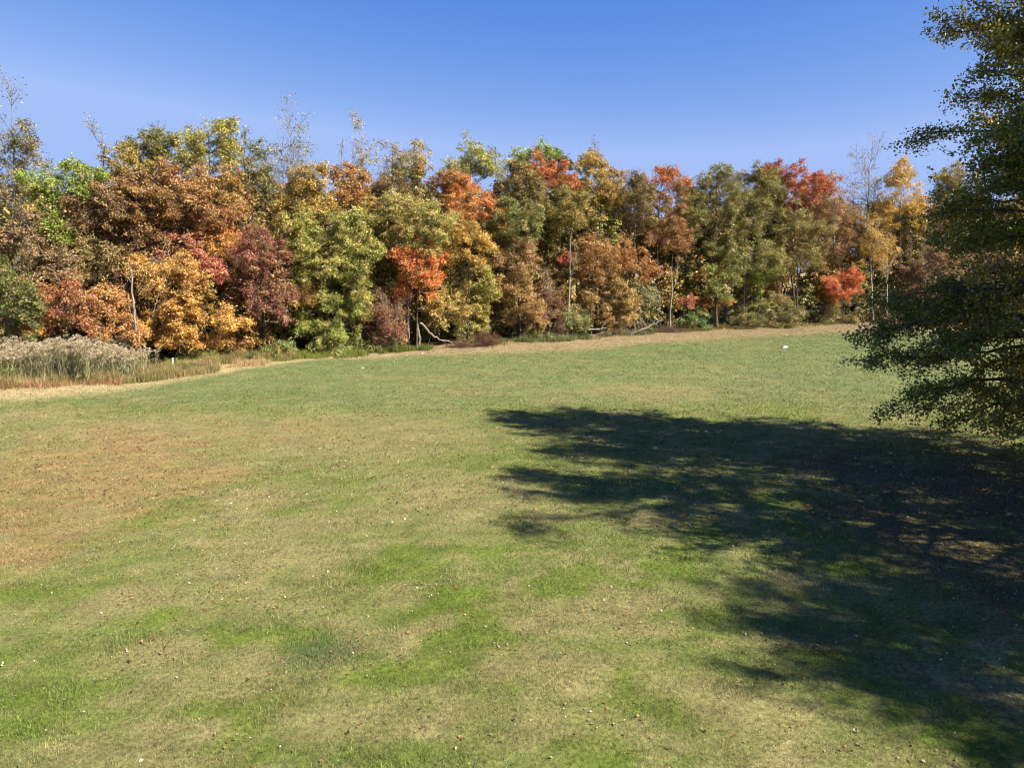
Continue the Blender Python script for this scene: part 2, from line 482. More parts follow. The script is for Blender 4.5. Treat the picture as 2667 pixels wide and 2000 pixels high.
def tint(rng, cA, cB, t):
    n = len(t); t0 = np.asarray(t)
    t = np.clip(t * .75 + rng.uniform(-.1, .35, n), 0, 1)[:, None]
    h = (t[:, 0] * 0 + np.modf(np.abs(t0) * 377.7)[0])[:, None]           # some sprays turn to tan, some stay greener
    c = lin(cA) * (1 - t) + lin(cB) * t
    c = np.where(h > .80, c * .55 + lin((186, 152, 88)) * .45, c)
    c = np.where(h < .16, c * .65 + lin((104, 112, 40)) * .35, c)
    c = c * .8 + (c @ np.array([.3, .6, .1]))[:, None] * .2
    c = c * (.4 + 1.25 * rng.beta(1.0, 1.5, n))[:, None]
    c = c * (1 + rng.normal(0, .07, (n, 3)))
    return np.clip(c * LEAF_GAIN * WARM, .004, .8)

def trunk_tubes(rng, base, top, r0, tb, lean=.055):
    h = top[2] - base[2]
    n = max(5, int(h / 2.2))
    t = np.linspace(0, 1, n)
    P = base[None] * (1 - t)[:, None] + top[None] * t[:, None]
    wob = rng.normal(0, h * lean * .35, (n, 2)); wob[0] = 0
    P[:, :2] += np.cumsum(wob, 0) * .5 * (1 - .3 * t)[:, None]
    R = r0 * (1 - .82 * t ** .9); R[0] *= 1.35
    P[0, 2] -= .3
    tb.add(P, R, 7)
    return P, R

def bare_branches(rng, tb, P, R, spread, height, n_limbs=9, twigs=16, up=.8):
    """A fan of ascending limbs with fine twigs; returns the twig tips."""
    tips = []
    m = len(P)
    for i in range(n_limbs):
        k = int(np.clip(rng.normal(m * .62, m * .2), m * .3, m - 1))
        a = P[k]
        az = rng.uniform(0, 2 * math.pi)
        L = height * rng.uniform(.28, .55) * (1.15 - .5 * k / m)
        d = unit(np.array([math.cos(az) * spread, math.sin(az) * spread, up * height]) * rng.uniform(.7, 1.3, 3))
        b_ = a + d * L
        Q = curve(a, b_, np.array([math.cos(az), math.sin(az), -.2]) * L * .12, 7, rng, L * .012)
        tb.add(Q, np.linspace(max(R[k] * .55, .035), .016, 7), 4)
        for j in range(twigs):
            q = rng.integers(2, 7)
            az2 = rng.uniform(0, 2 * math.pi)
            L2 = L * rng.uniform(.14, .42)
            d2 = unit(d * .9 + np.array([math.cos(az2), math.sin(az2), .25]) * .75)
            e = Q[q] + d2 * L2
            tb.add(curve(Q[q], e, np.array([0, 0, L2 * .1]), 4, rng, L2 * .03), np.array([.022, .017, .012, .006]), 3)
            tips.append(e); tips.append(Q[q] * .35 + e * .65)
    return np.array(tips)

GROUP = "trees along the wood's edge"
N_TREES = 0

def tree(kind, cx, yt, yb, w, row, cA, cB, label, dens=1.0, bare=0, extra=(), bark=None, leaf=None, cat='tree', lean_px=0, bx=None, r0=None):
    """One tree of the wood from where it stands: crown column cx, crown top and bottom rows, crown width (photo pixels), row of the wood."""
    global N_TREES
    N_TREES += 1
    rng = np.random.default_rng(1000 + N_TREES)
    bx = cx + lean_px if bx is None else bx
    Y = edge_depth(cx) + [1.5, 6, 12, 20, 30][row] + rng.uniform(-.8, .8)
    xb = ground_px_x(bx, Y)
    base = np.array([xb, Y, float(ground_z(xb, Y))])
    root = bpy.data.objects.new(kind, None); COL.objects.link(root); root.location = base
    root.empty_display_size = .5
    tag(root, label, cat, GROUP if cat == 'tree' else "shrubs at the wood's edge")
    leaf = leaf or (.17 + .015 * row)
    if cat == 'tree' and row >= 2: yb = yb + .45 * (yb - yt); bare = max(bare, .7)
    if cat == 'tree' and dens > .3: yb = yb + .14 * (yb - yt); w = w * 1.08
    boxes = [(cx, yt, yb, w, cA, cB)] + list(extra)
    if cat == 'tree' and dens > .3 and w > 80:                    # side lobes make the outline uneven
        boxes[0] = (cx, yt + .04 * (yb - yt), yb, w * .84, cA, cB)
        for sx in (-1, 1, -1, 1):
            if rng.uniform() < .8:
                a = yt + (yb - yt) * rng.uniform(.0, .5)
                boxes.append((cx + sx * w * rng.uniform(.2, .46), a, a + (yb - yt) * rng.uniform(.25, .6), w * rng.uniform(.26, .42)))
        boxes.append((cx + w * rng.uniform(-.25, .25), yt - (yb - yt) * rng.uniform(.0, .10), yt + (yb - yt) * rng.uniform(.25, .5), w * rng.uniform(.25, .45)))
    if cat == 'tree' and row <= 1 and dens > .3 and not bare:
        bare = .6
        if bark is None and rng.uniform() < .25: bark = M_GREYBARK
    VV, FF, CC = [], [], []; off = 0
    tb = Tubes()
    main = None
    for bi, bxs in enumerate(boxes):
        px, a, b_, ww = bxs[:4]
        ca, cb = bxs[4:6] if len(bxs) > 4 else (cA, cB)
        dy = 0 if bi == 0 else rng.uniform(-1.8, .4)
        x0, _, zt = at_depth(px, a, Y + dy); _, _, zb = at_depth(px, b_, Y + dy)
        x1, _, _ = at_depth(px + ww / 2, a, Y + dy)
        rx = abs(x1 - x0) * 1.02; rz = (zt - zb) / 2 * 1.04
        ry = float(np.clip(rx * .85, 1.0, 4.5))
        c0 = np.array([x0, Y + dy, (zt + zb) / 2])
        if bi == 0: main = (c0, rx, rz, zt, zb)
        if dens > 0:
            P, N, ct, C, cr, ci = crown_points(rng, c0, (rx, ry, rz), leaf, dens)
            P[:, 2] = np.maximum(P[:, 2], ground_z(P[:, 0], P[:, 1]) + .1)
            V, F = leaf_quads(P, N, leaf, rng)
            VV.append(V); FF.append(F + off); CC.append(tint(rng, ca, cb, ct)); off += len(V)
            if bi == 0: clumps = C
            else: clumps = np.concatenate([clumps, C])
    c0, rx, rz, zt, zb = main
    if cat == 'tree':
        r0 = r0 or float(np.clip((zt - base[2]) * .0085, .05, .24))
        top = np.array([c0[0] + rng.normal(0, rx * .1), c0[1], zt - rz * .25])
        P, R = trunk_tubes(rng, base, top, r0, tb)
    else:
        P = np.array([base, base + [0, 0, (c0[2] - base[2]) * .8]]); R = np.array([.06, .03])
    if bare:
        tips = bare_branches(rng, tb, P, R, rx * 1.1, rz * 2.2, int(8 * bare), 17)
        nl = int(len(tips) * 4 * (0.35 if dens == 0 else 1.0))
        TP = tips[rng.integers(0, len(tips), nl)] + rng.normal(0, .28, (nl, 3))
        V, F = leaf_quads(TP, unit(rng.normal(0, 1, (nl, 3)) + [0, 0, .5]), leaf * .85, rng)
        VV.append(V); FF.append(F + off); CC.append(tint(rng, cA, cB, rng.uniform(0, 1, nl))); off += len(V)
    if dens > 0:
        order = rng.permutation(len(clumps))[:22 if cat == 'tree' else 9]
        for k in order:
            tgt = clumps[k]
            i = int(np.argmin(np.abs(P[:, 2] - (tgt[2] - .35 * np.linalg.norm(tgt[:2] - P[len(P) // 2, :2])))))
            i = min(max(i, 1 if len(P) > 2 else 0), len(P) - 1)
            d = tgt - P[i]; L = np.linalg.norm(d)
            if L < .3: continue
            tb.add(curve(P[i], tgt, np.array([0, 0, L * .15]), 5, rng, L * .03), np.linspace(max(R[i] * .5, .025), .015, 5), 4)
    V, F = tb.arrays()
    bark = bark or M_BARK
    add('trunk' if cat == 'tree' else 'stem', mesh_from(kind + '_trunk', V - base, F, [bark], smooth_shade=True), root)
    if VV:
        add('crown' if cat == 'tree' else 'foliage', mesh_from(kind + '_crown', np.concatenate(VV) - base, np.concatenate(FF), [M_LEAF], np.concatenate(CC)), root)
    return root

G, Bk, P_ = M_GREYBARK, M_BARK, M_PALE
# --- the wood, tree by tree (columns and rows of the photograph give direction and height; the row of the wood gives depth)
tree('deciduous_tree', 5, 308, 520, 190, 2, (122, 104, 58), (96, 84, 40), 'tall thin tree with sparse olive crown, pale trunk, far left end of the wood', .42, 1.2, [(35, 470, 530, 130)], G, r0=.3, bx=22)
tree('deciduous_tree', 160, 412, 548, 185, 1, (112, 128, 30), (130, 142, 40), 'bright fresh green tree among the brown ones near the left end of the wood', 1.0, 0, [(152, 545, 662, 64), (225, 425, 500, 80)])
tree('deciduous_tree', 245, 468, 592, 125, 1, (112, 76, 60), (134, 92, 66), 'brown mauve tree touching the bright green tree', .95)
tree('deciduous_tree', 90, 548, 735, 175, 1, (150, 110, 96), (122, 96, 74), 'dusty pink thin tree with grey limbs below the bright green tree', .55, 1.0, (), G)
tree('deciduous_tree', 30, 680, 872, 120, 0, (72, 84, 34), (104, 104, 44), 'dark green tree rising behind the reeds', .95)
tree('deciduous_tree', 160, 738, 852, 160, 0, (172, 86, 64), (156, 98, 66), 'low red leaved tree with bare dark trunks behind the reeds', .7, .6, (), G)
tree('shrub', 85, 832, 884, 110, 0, (214, 122, 42), (186, 96, 34), 'small orange shrub peeping over the grey reeds', .8, cat='shrub')
tree('deciduous_tree', 290, 730, 885, 130, 0, (190, 128, 66), (166, 104, 74), 'peach orange tree between the low red tree and the leaning grey trunk', .9)
tree('deciduous_tree', 372, 440, 605, 175, 1, (112, 74, 50), (146, 96, 52), 'dark russet tree next to the brown mauve tree', 1.0)
tree('deciduous_tree', 475, 424, 585, 200, 1, (158, 104, 64), (142, 92, 54), 'broad pinkish russet tree under the yellow olive crowns', 1.05)
tree('deciduous_tree', 572, 432, 585, 120, 1, (166, 116, 62), (146, 104, 56), 'tawny tree closing the russet group before the white forked limbs', .9)
tree('deciduous_tree', 385, 332, 432, 125, 2, (92, 96, 36), (124, 112, 42), 'dark olive tree top with open clumps above the dark russet tree', .75, .6, [(415, 345, 430, 70)])
tree('deciduous_tree', 345, 392, 455, 100, 1, (164, 130, 38), (124, 104, 34), 'golden olive tree top just under the dark olive crown', .9)
tree('deciduous_tree', 545, 315, 430, 160, 2, (164, 150, 42), (128, 116, 36), 'tall yellow olive tree standing highest above the russet crowns', .7, .9, [(585, 322, 405, 90), (505, 330, 420, 70)])
tree('deciduous_tree', 272, 372, 462, 58, 2, (158, 122, 42), (128, 106, 40), 'thin golden spire behind the bright green tree', .55, .5)
tree('deciduous_tree', 662, 356, 425, 72, 2, (112, 108, 50), (92, 92, 44), 'wispy olive tree top beside the tall yellow olive tree', .5, .8)
tree('deciduous_tree', 652, 405, 600, 118, 1, (118, 100, 46), (98, 92, 42), 'olive tree with white forked limbs showing through its crown', .72, .5, (), P_, bx=690)
tree('deciduous_tree', 437, 598, 690, 140, 1, (184, 106, 98), (156, 92, 80), 'faded pink tree in the middle of the russet group', .9)
tree('deciduous_tree', 552, 535, 600, 85, 1, (182, 94, 88), (156, 88, 72), 'small rosy tree top below the tawny tree', .85)
tree('deciduous_tree', 437, 655, 805, 185, 0, (204, 146, 60), (178, 120, 66), 'golden peach tree with a crooked pale trunk', .95, 0, (), G, bx=350)
tree('deciduous_tree', 535, 655, 755, 100, 0, (190, 82, 86), (164, 76, 74), 'dusky pink tree above the lowest golden boughs', .9)
tree('deciduous_tree', 566, 575, 705, 105, 1, (206, 134, 46), (188, 110, 50), 'orange gold tree squeezed between two pink trees', .95)
tree('deciduous_tree', 685, 612, 850, 195, 0, (126, 68, 66), (144, 86, 80), 'large wine red tree left of the big yellow green tree', 1.1, 0, [(645, 612, 690, 90, (188, 82, 86), (160, 74, 74))])
tree('deciduous_tree', 490, 778, 925, 255, 0, (208, 146, 44), (184, 112, 44), 'low spreading golden tree hanging over the grass verge', 1.0)
tree('deciduous_tree', 340, 600, 720, 130, 1, (160, 112, 72), (122, 96, 58), 'thin tan tree with grey limbs above the peach orange tree', .6, .7, (), G)
tree('deciduous_tree', 240, 610, 735, 110, 1, (112, 98, 58), (142, 108, 66), 'dull khaki tree in the shadowy gap over the low red tree', .7)
tree('deciduous_tree', 610, 600, 690, 90, 1, (184, 116, 56), (160, 100, 54), 'salmon orange tree top over the wine red tree', .85)
tree('shrub', 640, 850, 925, 150, 0, (178, 112, 40), (116, 92, 44), 'dark golden shrub at the foot of the wine red tree', .85, cat='shrub')
tree('bare_tree', 758, 345, 575, 135, 2, (136, 122, 66), (112, 104, 54), 'nearly bare grey tree with a few olive leaves at its top', .22, 1.6, (), G)
tree('deciduous_tree', 803, 424, 600, 140, 1, (174, 132, 40), (146, 118, 40), 'gold topped tree next to the nearly bare grey tree', 1.05)
tree('deciduous_tree', 925, 425, 560, 135, 1, (178, 112, 44), (150, 108, 48), 'orange brown tree with upswept sprays beside the gold topped tree', 1.0)
tree('deciduous_tree', 860, 535, 775, 240, 0, (160, 142, 62), (112, 120, 40), 'big broad yellow green tree in the front row, widest of the wood', 1.2, 0, [(800, 600, 700, 110, (162, 146, 64), (124, 130, 46))])
tree('deciduous_tree', 868, 735, 915, 195, 0, (148, 146, 56), (112, 122, 42), 'light green tree with low boughs under the big yellow green tree', .95, 0, [(790, 740, 800, 110, (196, 140, 58), (170, 120, 50))])
tree('deciduous_tree', 1065, 505, 670, 215, 0, (164, 142, 78), (134, 128, 58), 'domed khaki tree above the scarlet tree', 1.1)
tree('deciduous_tree', 1025, 458, 535, 120, 1, (122, 84, 54), (104, 78, 48), 'dull brown tree top behind the domed khaki tree', .9)
tree('deciduous_tree', 1062, 418, 488, 110, 2, (116, 110, 36), (94, 92, 32), 'dark olive rounded tree top behind the dull brown one', 1.0)
tree('bare_tree', 895, 344, 450, 95, 3, (154, 124, 66), (134, 110, 56), 'bare twiggy tree top, first of the leafless row against the sky', 0, 2.0, (), G)
tree('bare_tree', 955, 346, 450, 90, 3, (166, 130, 60), (140, 116, 56), 'leafless tree top with a few gold leaves in the middle of the bare row', .12, 1.8, (), G)
tree('bare_tree', 1012, 362, 450, 60, 3, (154, 120, 62), (130, 104, 56), 'narrow bare tree top beside the small gold leaved one', .15, 1.4, (), G)
tree('deciduous_tree', 1085, 358, 425, 85, 3, (168, 136, 52), (138, 114, 46), 'small gold leaved tree top standing out against the sky', .42, 1.2, (), G)
tree('deciduous_tree', 1205, 448, 600, 185, 1, (206, 118, 24), (176, 96, 32), 'bright orange tree in the upper middle of the wood', 1.05, 0, [(1150, 430, 520, 130, (140, 94, 52), (160, 98, 44))])
tree('deciduous_tree', 1218, 565, 690, 150, 0, (190, 136, 44), (156, 122, 44), 'golden olive tree directly below the bright orange tree', .95)
tree('deciduous_tree', 1085, 605, 770, 118, 0, (230, 122, 38), (200, 78, 30), 'scarlet orange tree, the most vivid of the whole wood', .62, .7, [(1050, 665, 800, 70), (1135, 645, 735, 60), (1100, 690, 760, 60, (170, 130, 50), (150, 110, 44))], leaf=.17)
tree('deciduous_tree', 1150, 590, 785, 110, 1, (128, 122, 46), (104, 106, 40), 'plain green tree hemming in the scarlet tree', .95)
tree('deciduous_tree', 1130, 775, 885, 130, 1, (128, 132, 44), (106, 112, 36), 'yellowish green small tree in the gap behind the broken bough', .7)
tree('deciduous_tree', 1012, 790, 902, 110, 0, (116, 58, 58), (140, 80, 72), 'small purple red tree with drooping bare twigs', .5, 1.0, (), G)
tree('deciduous_tree', 1160, 765, 842, 110, 0, (188, 144, 66), (160, 132, 60), 'small tan gold tree over the broken bough', .85, bx=1110)
tree('deciduous_tree', 1240, 712, 890, 125, 0, (172, 144, 64), (132, 132, 52), 'yellow green and amber tree behind the heap of red twigs', 1.0)
tree('deciduous_tree', 1235, 378, 440, 130, 3, (160, 154, 58), (132, 130, 48), 'pale olive feathery tree top, first of the green crest', .6, 1.0)
tree('deciduous_tree', 1288, 376, 425, 60, 3, (150, 138, 56), (128, 122, 46), 'small thin olive tree top in the crest', .5, .9, (), G)
tree('deciduous_tree', 1348, 380, 425, 58, 3, (122, 144, 36), (138, 148, 46), 'small lime green round tree top in the crest', .8)
tree('deciduous_tree', 1412, 377, 428, 85, 3, (124, 150, 28), (142, 158, 40), 'bright lime green tree top, largest of the crest', .9)
tree('deciduous_tree', 1450, 396, 440, 90, 3, (66, 68, 34), (88, 84, 40), 'dark green tree top beside the lime green one', .9)
tree('deciduous_tree', 1350, 418, 560, 150, 1, (128, 100, 44), (106, 92, 42), 'big olive brown tree under the green crest', 1.1)
tree('deciduous_tree', 1350, 505, 640, 140, 0, (92, 94, 36), (112, 108, 46), 'deep green tree below the big olive brown one', .95)
tree('deciduous_tree', 1388, 405, 450, 72, 2, (202, 98, 28), (178, 88, 30), 'little rust orange tree top poking out of the crest', .95)
tree('deciduous_tree', 1455, 418, 500, 105, 1, (188, 88, 28), (164, 84, 34), 'rust orange tree top leaning on the golden olive one', 1.0)
tree('deciduous_tree', 1545, 405, 565, 140, 1, (172, 130, 44), (146, 116, 48), 'tall golden bronze tree with a pointed top beside the rust orange ones', 1.1, 0, [(1595, 440, 540, 70, (160, 110, 60), (146, 108, 58))])
tree('deciduous_tree', 1475, 485, 610, 115, 0, (150, 126, 46), (126, 112, 44), 'olive gold tree in front of the tall golden bronze tree', .95)
tree('deciduous_tree', 1240, 370, 440, 60, 3, (136, 124, 70), (150, 134, 60), 'wispy yellowish tree top close to the pale olive feathery one', .4, 1.0, (), G)
tree('deciduous_tree', 1652, 455, 600, 125, 0, (98, 78, 54), (120, 98, 66), 'dark greyish brown tree, dullest of the upper crowns', 1.05)
tree('deciduous_tree', 1718, 440, 535, 165, 1, (184, 92, 32), (156, 84, 40), 'red orange tree top right of the dark greyish brown tree', 1.0)
tree('deciduous_tree', 1745, 520, 670, 95, 0, (150, 92, 54), (132, 88, 48), 'narrow russet tree below the red orange top', .9)
tree('deciduous_tree', 1788, 465, 560, 80, 1, (138, 120, 46), (116, 110, 44), 'mustard olive tree top between the red orange and the feathery olive ones', .9)
tree('deciduous_tree', 1352, 612, 705, 125, 0, (172, 122, 88), (148, 108, 76), 'dusty beige tree top in the middle height of the wood', .95)
tree('deciduous_tree', 1350, 695, 855, 120, 0, (172, 120, 66), (140, 106, 62), 'rusty tan tree reaching down near the weedy verge', 1.0)
tree('deciduous_tree', 1540, 620, 735, 130, 0, (164, 110, 60), (144, 96, 54), 'coral brown tree with a red patch over two dark trunks', .95, 0, [(1477, 655, 695, 50, (176, 56, 40), (150, 60, 44))])
tree('deciduous_tree', 1630, 625, 735, 130, 0, (156, 104, 56), (172, 104, 54), 'reddish tawny tree beside the coral brown tree', .9)
tree('deciduous_tree', 1575, 728, 860, 150, 0, (170, 122, 62), (138, 112, 60), 'amber brown low tree over the pile of grey branches', .95)
tree('shrub', 1495, 800, 872, 90, 0, (124, 128, 70), (104, 110, 58), 'grey green shrub left of the grey branch pile', .9, cat='shrub')
tree('deciduous_tree', 1430, 735, 850, 80, 0, (112, 66, 62), (132, 88, 76), 'small mauve brown tree with low bare twigs by the dark trunks', .55, .9, (), G)
tree('deciduous_tree', 1665, 735, 810, 90, 0, (130, 124, 92), (112, 108, 78), 'greyish sage small tree above the leaning log', .8)
tree('deciduous_tree', 1455, 600, 850, 70, 1, (130, 110, 52), (150, 104, 54), 'dim tree with two dark bare trunks right of the mauve brown one', .5, .4)
tree('shrub', 1805, 800, 862, 88, 0, (74, 108, 46), (98, 128, 58), 'fresh green round shrub at the end of the branch pile', 1.1, cat='shrub', leaf=.17)
tree('deciduous_tree', 1795, 690, 800, 90, 1, (54, 66, 32), (74, 80, 40), 'very dark green small tree behind the fresh green shrub', 1.0)
tree('shrub', 1788, 765, 806, 55, 0, (168, 80, 64), (146, 72, 58), 'little red shrub hanging over the fresh green one', .85, cat='shrub')
tree('deciduous_tree', 1868, 430, 600, 145, 0, (132, 118, 56), (108, 102, 48), 'feathery grey olive tree top, first of the big olive group', .8, .8, ())
tree('deciduous_tree', 1945, 436, 620, 130, 0, (124, 110, 50), (108, 98, 44), 'feathery olive tree in the middle of the big olive group', .85, .6)
tree('deciduous_tree', 2005, 445, 610, 110, 1, (126, 114, 50), (104, 100, 44), 'mossy olive tree top touching the red crown', .9)
tree('deciduous_tree', 2072, 420, 545, 165, 1, (182, 74, 40), (158, 66, 42), 'brick red tree with spiky top rising over the olive group', 1.05, .5, [(2015, 415, 470, 60, (150, 52, 44), (160, 60, 40)), (2120, 455, 520, 70, (198, 108, 50), (176, 88, 46))])
tree('deciduous_tree', 2075, 545, 715, 160, 0, (136, 114, 50), (110, 104, 46), 'wide bronze olive tree below the brick red tree', .8, .3)
tree('deciduous_tree', 1935, 600, 715, 190, 0, (128, 118, 50), (110, 104, 44), 'wide olive tree with several leaning grey trunks', .75, .4, (), G)
tree('deciduous_tree', 1970, 692, 742, 90, 0, (138, 152, 44), (116, 134, 38), 'small lime green tree under the big olive group', .8)
tree('deciduous_tree', 1868, 690, 775, 105, 0, (140, 138, 52), (112, 118, 44), 'yellowish green small tree with three straight dark trunks', .8, 0, (), G)
tree('shrub', 1896, 773, 800, 42, 0, (226, 138, 32), (206, 116, 32), 'tiny bright orange shrub near three straight trunks', .8, cat='shrub')
tree('deciduous_tree', 2165, 480, 650, 150, 1, (158, 108, 78), (136, 100, 76), 'pale brown twiggy tree right of the brick red tree', .55, 1.2, (), G)
tree('bare_tree', 2250, 415, 590, 125, 2, (150, 118, 94), (134, 108, 88), 'tall bare grey tree with a haze of twigs beside the yellow tree', .1, 2.4, (), G)
tree('deciduous_tree', 2350, 425, 590, 130, 1, (204, 154, 44), (182, 132, 44), 'yellow tree half hidden by the dark tree in front', .75, .8, (), G)
tree('birch_tree', 2275, 560, 690, 70, 0, (196, 148, 50), (170, 128, 54), 'slim tree with a white straight trunk, nearest to the vivid red shrub', .4, .6, (), P_, r0=.13)
tree('birch_tree', 2312, 590, 690, 70, 0, (188, 142, 54), (160, 120, 60), 'slim white trunked tree seen against the edge of the dark tree', .4, .6, (), P_, r0=.13)
tree('deciduous_tree', 2195, 697, 780, 110, 0, (218, 96, 42), (192, 78, 36), 'low vivid red tree before the slim white trunks', .85, .4)
tree('shrub', 2035, 775, 855, 170, 0, (112, 104, 56), (92, 90, 48), 'wide dull olive shrub under the olive trees', 1.0, cat='shrub')
tree('shrub', 1935, 795, 860, 90, 0, (92, 88, 44), (120, 110, 60), 'dark olive shrub next to three straight trunks', .9, cat='shrub')
tree('shrub', 2200, 775, 848, 150, 0, (148, 132, 84), (126, 112, 72), 'straw coloured shrub at the foot of the vivid red tree', .95, cat='shrub')
tree('shrub', 2290, 790, 846, 100, 0, (134, 104, 78), (112, 92, 66), 'brown shrub at the foot of the slim white trunks', .9, cat='shrub')
tree('deciduous_tree', 2160, 640, 780, 130, 1, (150, 116, 70), (128, 106, 60), 'tan thin tree over the straw coloured shrub', .6, .8, (), G)
tree('deciduous_tree', 2430, 640, 790, 150, 0, (150, 104, 90), (128, 96, 74), 'pinkish brown tree seen through the gap in the dark tree', .8, .6, (), G)
tree('deciduous_tree', 2570, 600, 770, 170, 0, (158, 118, 98), (140, 104, 86), 'mauve pink tree seen through the boughs of the dark tree', .9)
tree('deciduous_tree', 2520, 440, 640, 170, 1, (150, 120, 60), (128, 112, 52), 'olive tan tree mostly hidden behind the dark tree', .9)
tree('deciduous_tree', 2660, 470, 700, 170, 1, (176, 128, 60), (146, 108, 60), 'amber tree at the far right end of the wood', .9)
tree('shrub', 2480, 770, 842, 200, 0, (124, 110, 66), (142, 118, 78), 'low tan shrub seen under the boughs of the dark tree', .9, cat='shrub')
tree('shrub', 2660, 765, 842, 190, 0, (110, 104, 60), (134, 112, 74), 'low olive shrub at the far right end of the wood', .9, cat='shrub')
tree('shrub', 720, 880, 930, 110, 0, (112, 120, 54), (90, 100, 46), 'green scrubby shrub at the foot of the wine red tree', .9, cat='shrub')
tree('shrub', 850, 895, 935, 150, 0, (124, 128, 60), (98, 108, 50), 'pale green scrubby shrub under the light green low boughs', .9, cat='shrub')
tree('shrub', 985, 880, 930, 130, 0, (112, 112, 54), (92, 96, 46), 'olive scrubby shrub beside the purple red tree', .9, cat='shrub')
tree('shrub', 1400, 862, 898, 150, 0, (124, 124, 78), (104, 108, 66), 'low grey green shrub under the rusty tan tree', .8, cat='shrub')

# ------------------------------------------------------------------ the mass of the wood behind, and its undergrowth
def far_wood():
    rng = np.random.default_rng(77)
    PV, PN, PC = [], [], []
    tb = Tubes()
    pal = [((124, 98, 54), (104, 92, 44)), ((150, 96, 56), (126, 84, 54)), ((112, 104, 48), (92, 92, 42)), ((168, 124, 52), (140, 108, 48)), ((132, 84, 70), (116, 80, 62)), ((140, 134, 54), (112, 114, 44))]
    tops = lambda p: np.interp(p, [-300, 0, 200, 300, 600, 700, 860, 1100, 1400, 1560, 1650, 1800, 2050, 2300, 2700, 3100], [480, 500, 450, 425, 430, 470, 440, 455, 440, 440, 500, 490, 465, 500, 480, 480])
    for row, dY in enumerate([9, 16, 25, 36, 48]):
        for px in np.arange(-330, 3050, 74):
            p = px + rng.uniform(-40, 40)
            Y = edge_depth(p) + dY + rng.uniform(-3, 3)
            yt = float(tops(p)) + rng.uniform(4, 50) + row * 3
            x, _, zt = at_depth(p, yt, Y)
            zg = float(ground_z(x, Y))
            h = zt - zg
            if h < 6: continue
            zb = zg + h * rng.uniform(.04, .3)
            rx = rng.uniform(2.8, 4.6)
            ca, cb = pal[rng.integers(0, len(pal))]
            P, N, ct, C, cr, ci = crown_points(rng, (x, Y, (zt + zb) / 2), (rx, rx * .8, (zt - zb) / 2), .42, .75)
            PV.append(P); PN.append(N); PC.append(tint(rng, ca, cb, ct))
            top = np.array([x, Y, zt - h * .15])
            trunk_tubes(rng, np.array([x + rng.normal(0, .4), Y, zg]), top, .007 * h + .02, tb)
    for px in np.arange(-200, 2900, 46):                       # lower trees filling the middle heights
        for dY in (5, 12):
            p = px + rng.uniform(-22, 22)
            Y = edge_depth(p) + dY + rng.uniform(-1.5, 1.5)
            x = ground_px_x(p, Y); zg = float(ground_z(x, Y)); h = rng.uniform(5, 11)
            ca, cb = pal[rng.integers(0, len(pal))]
            P, N, ct, C, cr, ci = crown_points(rng, (x, Y, zg + h * .58), (rng.uniform(1.5, 2.5), 1.7, h * .42), .36, .5)
            PV.append(P); PN.append(N); PC.append(tint(rng, ca, cb, ct))
    for px in np.arange(-100, 2600, 26):                       # thin saplings and understory poles just inside the wood
        p = px + rng.uniform(-13, 13)
        Y = edge_depth(p) + rng.uniform(3, 16)
        x = ground_px_x(p, Y); zg = float(ground_z(x, Y))
        h = rng.uniform(6, 13)
        trunk_tubes(rng, np.array([x, Y, zg]), np.array([x + rng.normal(0, .9), Y, zg + h]), rng.uniform(.03, .08), tb, .04)
    P = np.concatenate(PV); N = np.concatenate(PN); C = np.concatenate(PC)
    V, F = leaf_quads(P, N, .42, rng)
    TV, TF = tb.arrays()
    FC = np.concatenate([C, np.zeros((len(TF), 3))])
    me = mesh_from('far_wood', np.concatenate([V, TV]), np.concatenate([F, TF + len(V)]), [M_LEAF, M_BARK], FC, mat_idx=np.concatenate([np.zeros(len(F)), np.ones(len(TF))]))
    tag(add('far_wood', me), 'deeper mass of brown and olive autumn trees behind the front rows', 'wood', kind='stuff')
far_wood()

def undergrowth():
    rng = np.random.default_rng(78)
    PV, PN, PC = [], [], []
    pal = [((88, 86, 44), (112, 100, 52)), ((122, 90, 56), (100, 82, 52)), ((104, 110, 54), (82, 90, 42))]
    for px in np.arange(-100, 3000, 34):
        for dY in (2.5, 7, 13):
            p = px + rng.uniform(-16, 16)
            if dY < 3 and rng.uniform() < .45: continue
            Y = edge_depth(p) + dY + rng.uniform(-1, 1)
            x = ground_px_x(p, Y); zg = float(ground_z(x, Y))
            h = rng.uniform(1.2, 3.0) * (1 if dY > 3 else .6)
            ca, cb = pal[rng.integers(0, 3)]
            Q, N, ct, *_ = crown_points(rng, (x, Y, zg + h * .45), (rng.uniform(1, 1.9), 1.0, h * .55), .26, .6, 8)
            Q[:, 2] = np.maximum(Q[:, 2], zg + .05)
            PV.append(Q); PN.append(N); PC.append(tint(rng, ca, cb, ct))
    P = np.concatenate(PV)
    V, F = leaf_quads(P, np.concatenate(PN), .26, rng)
    tag(add('undergrowth', mesh_from('undergrowth', V, F, [M_LEAF], np.concatenate(PC))), 'dim low growth on the floor of the wood', 'undergrowth', kind='stuff')
undergrowth()

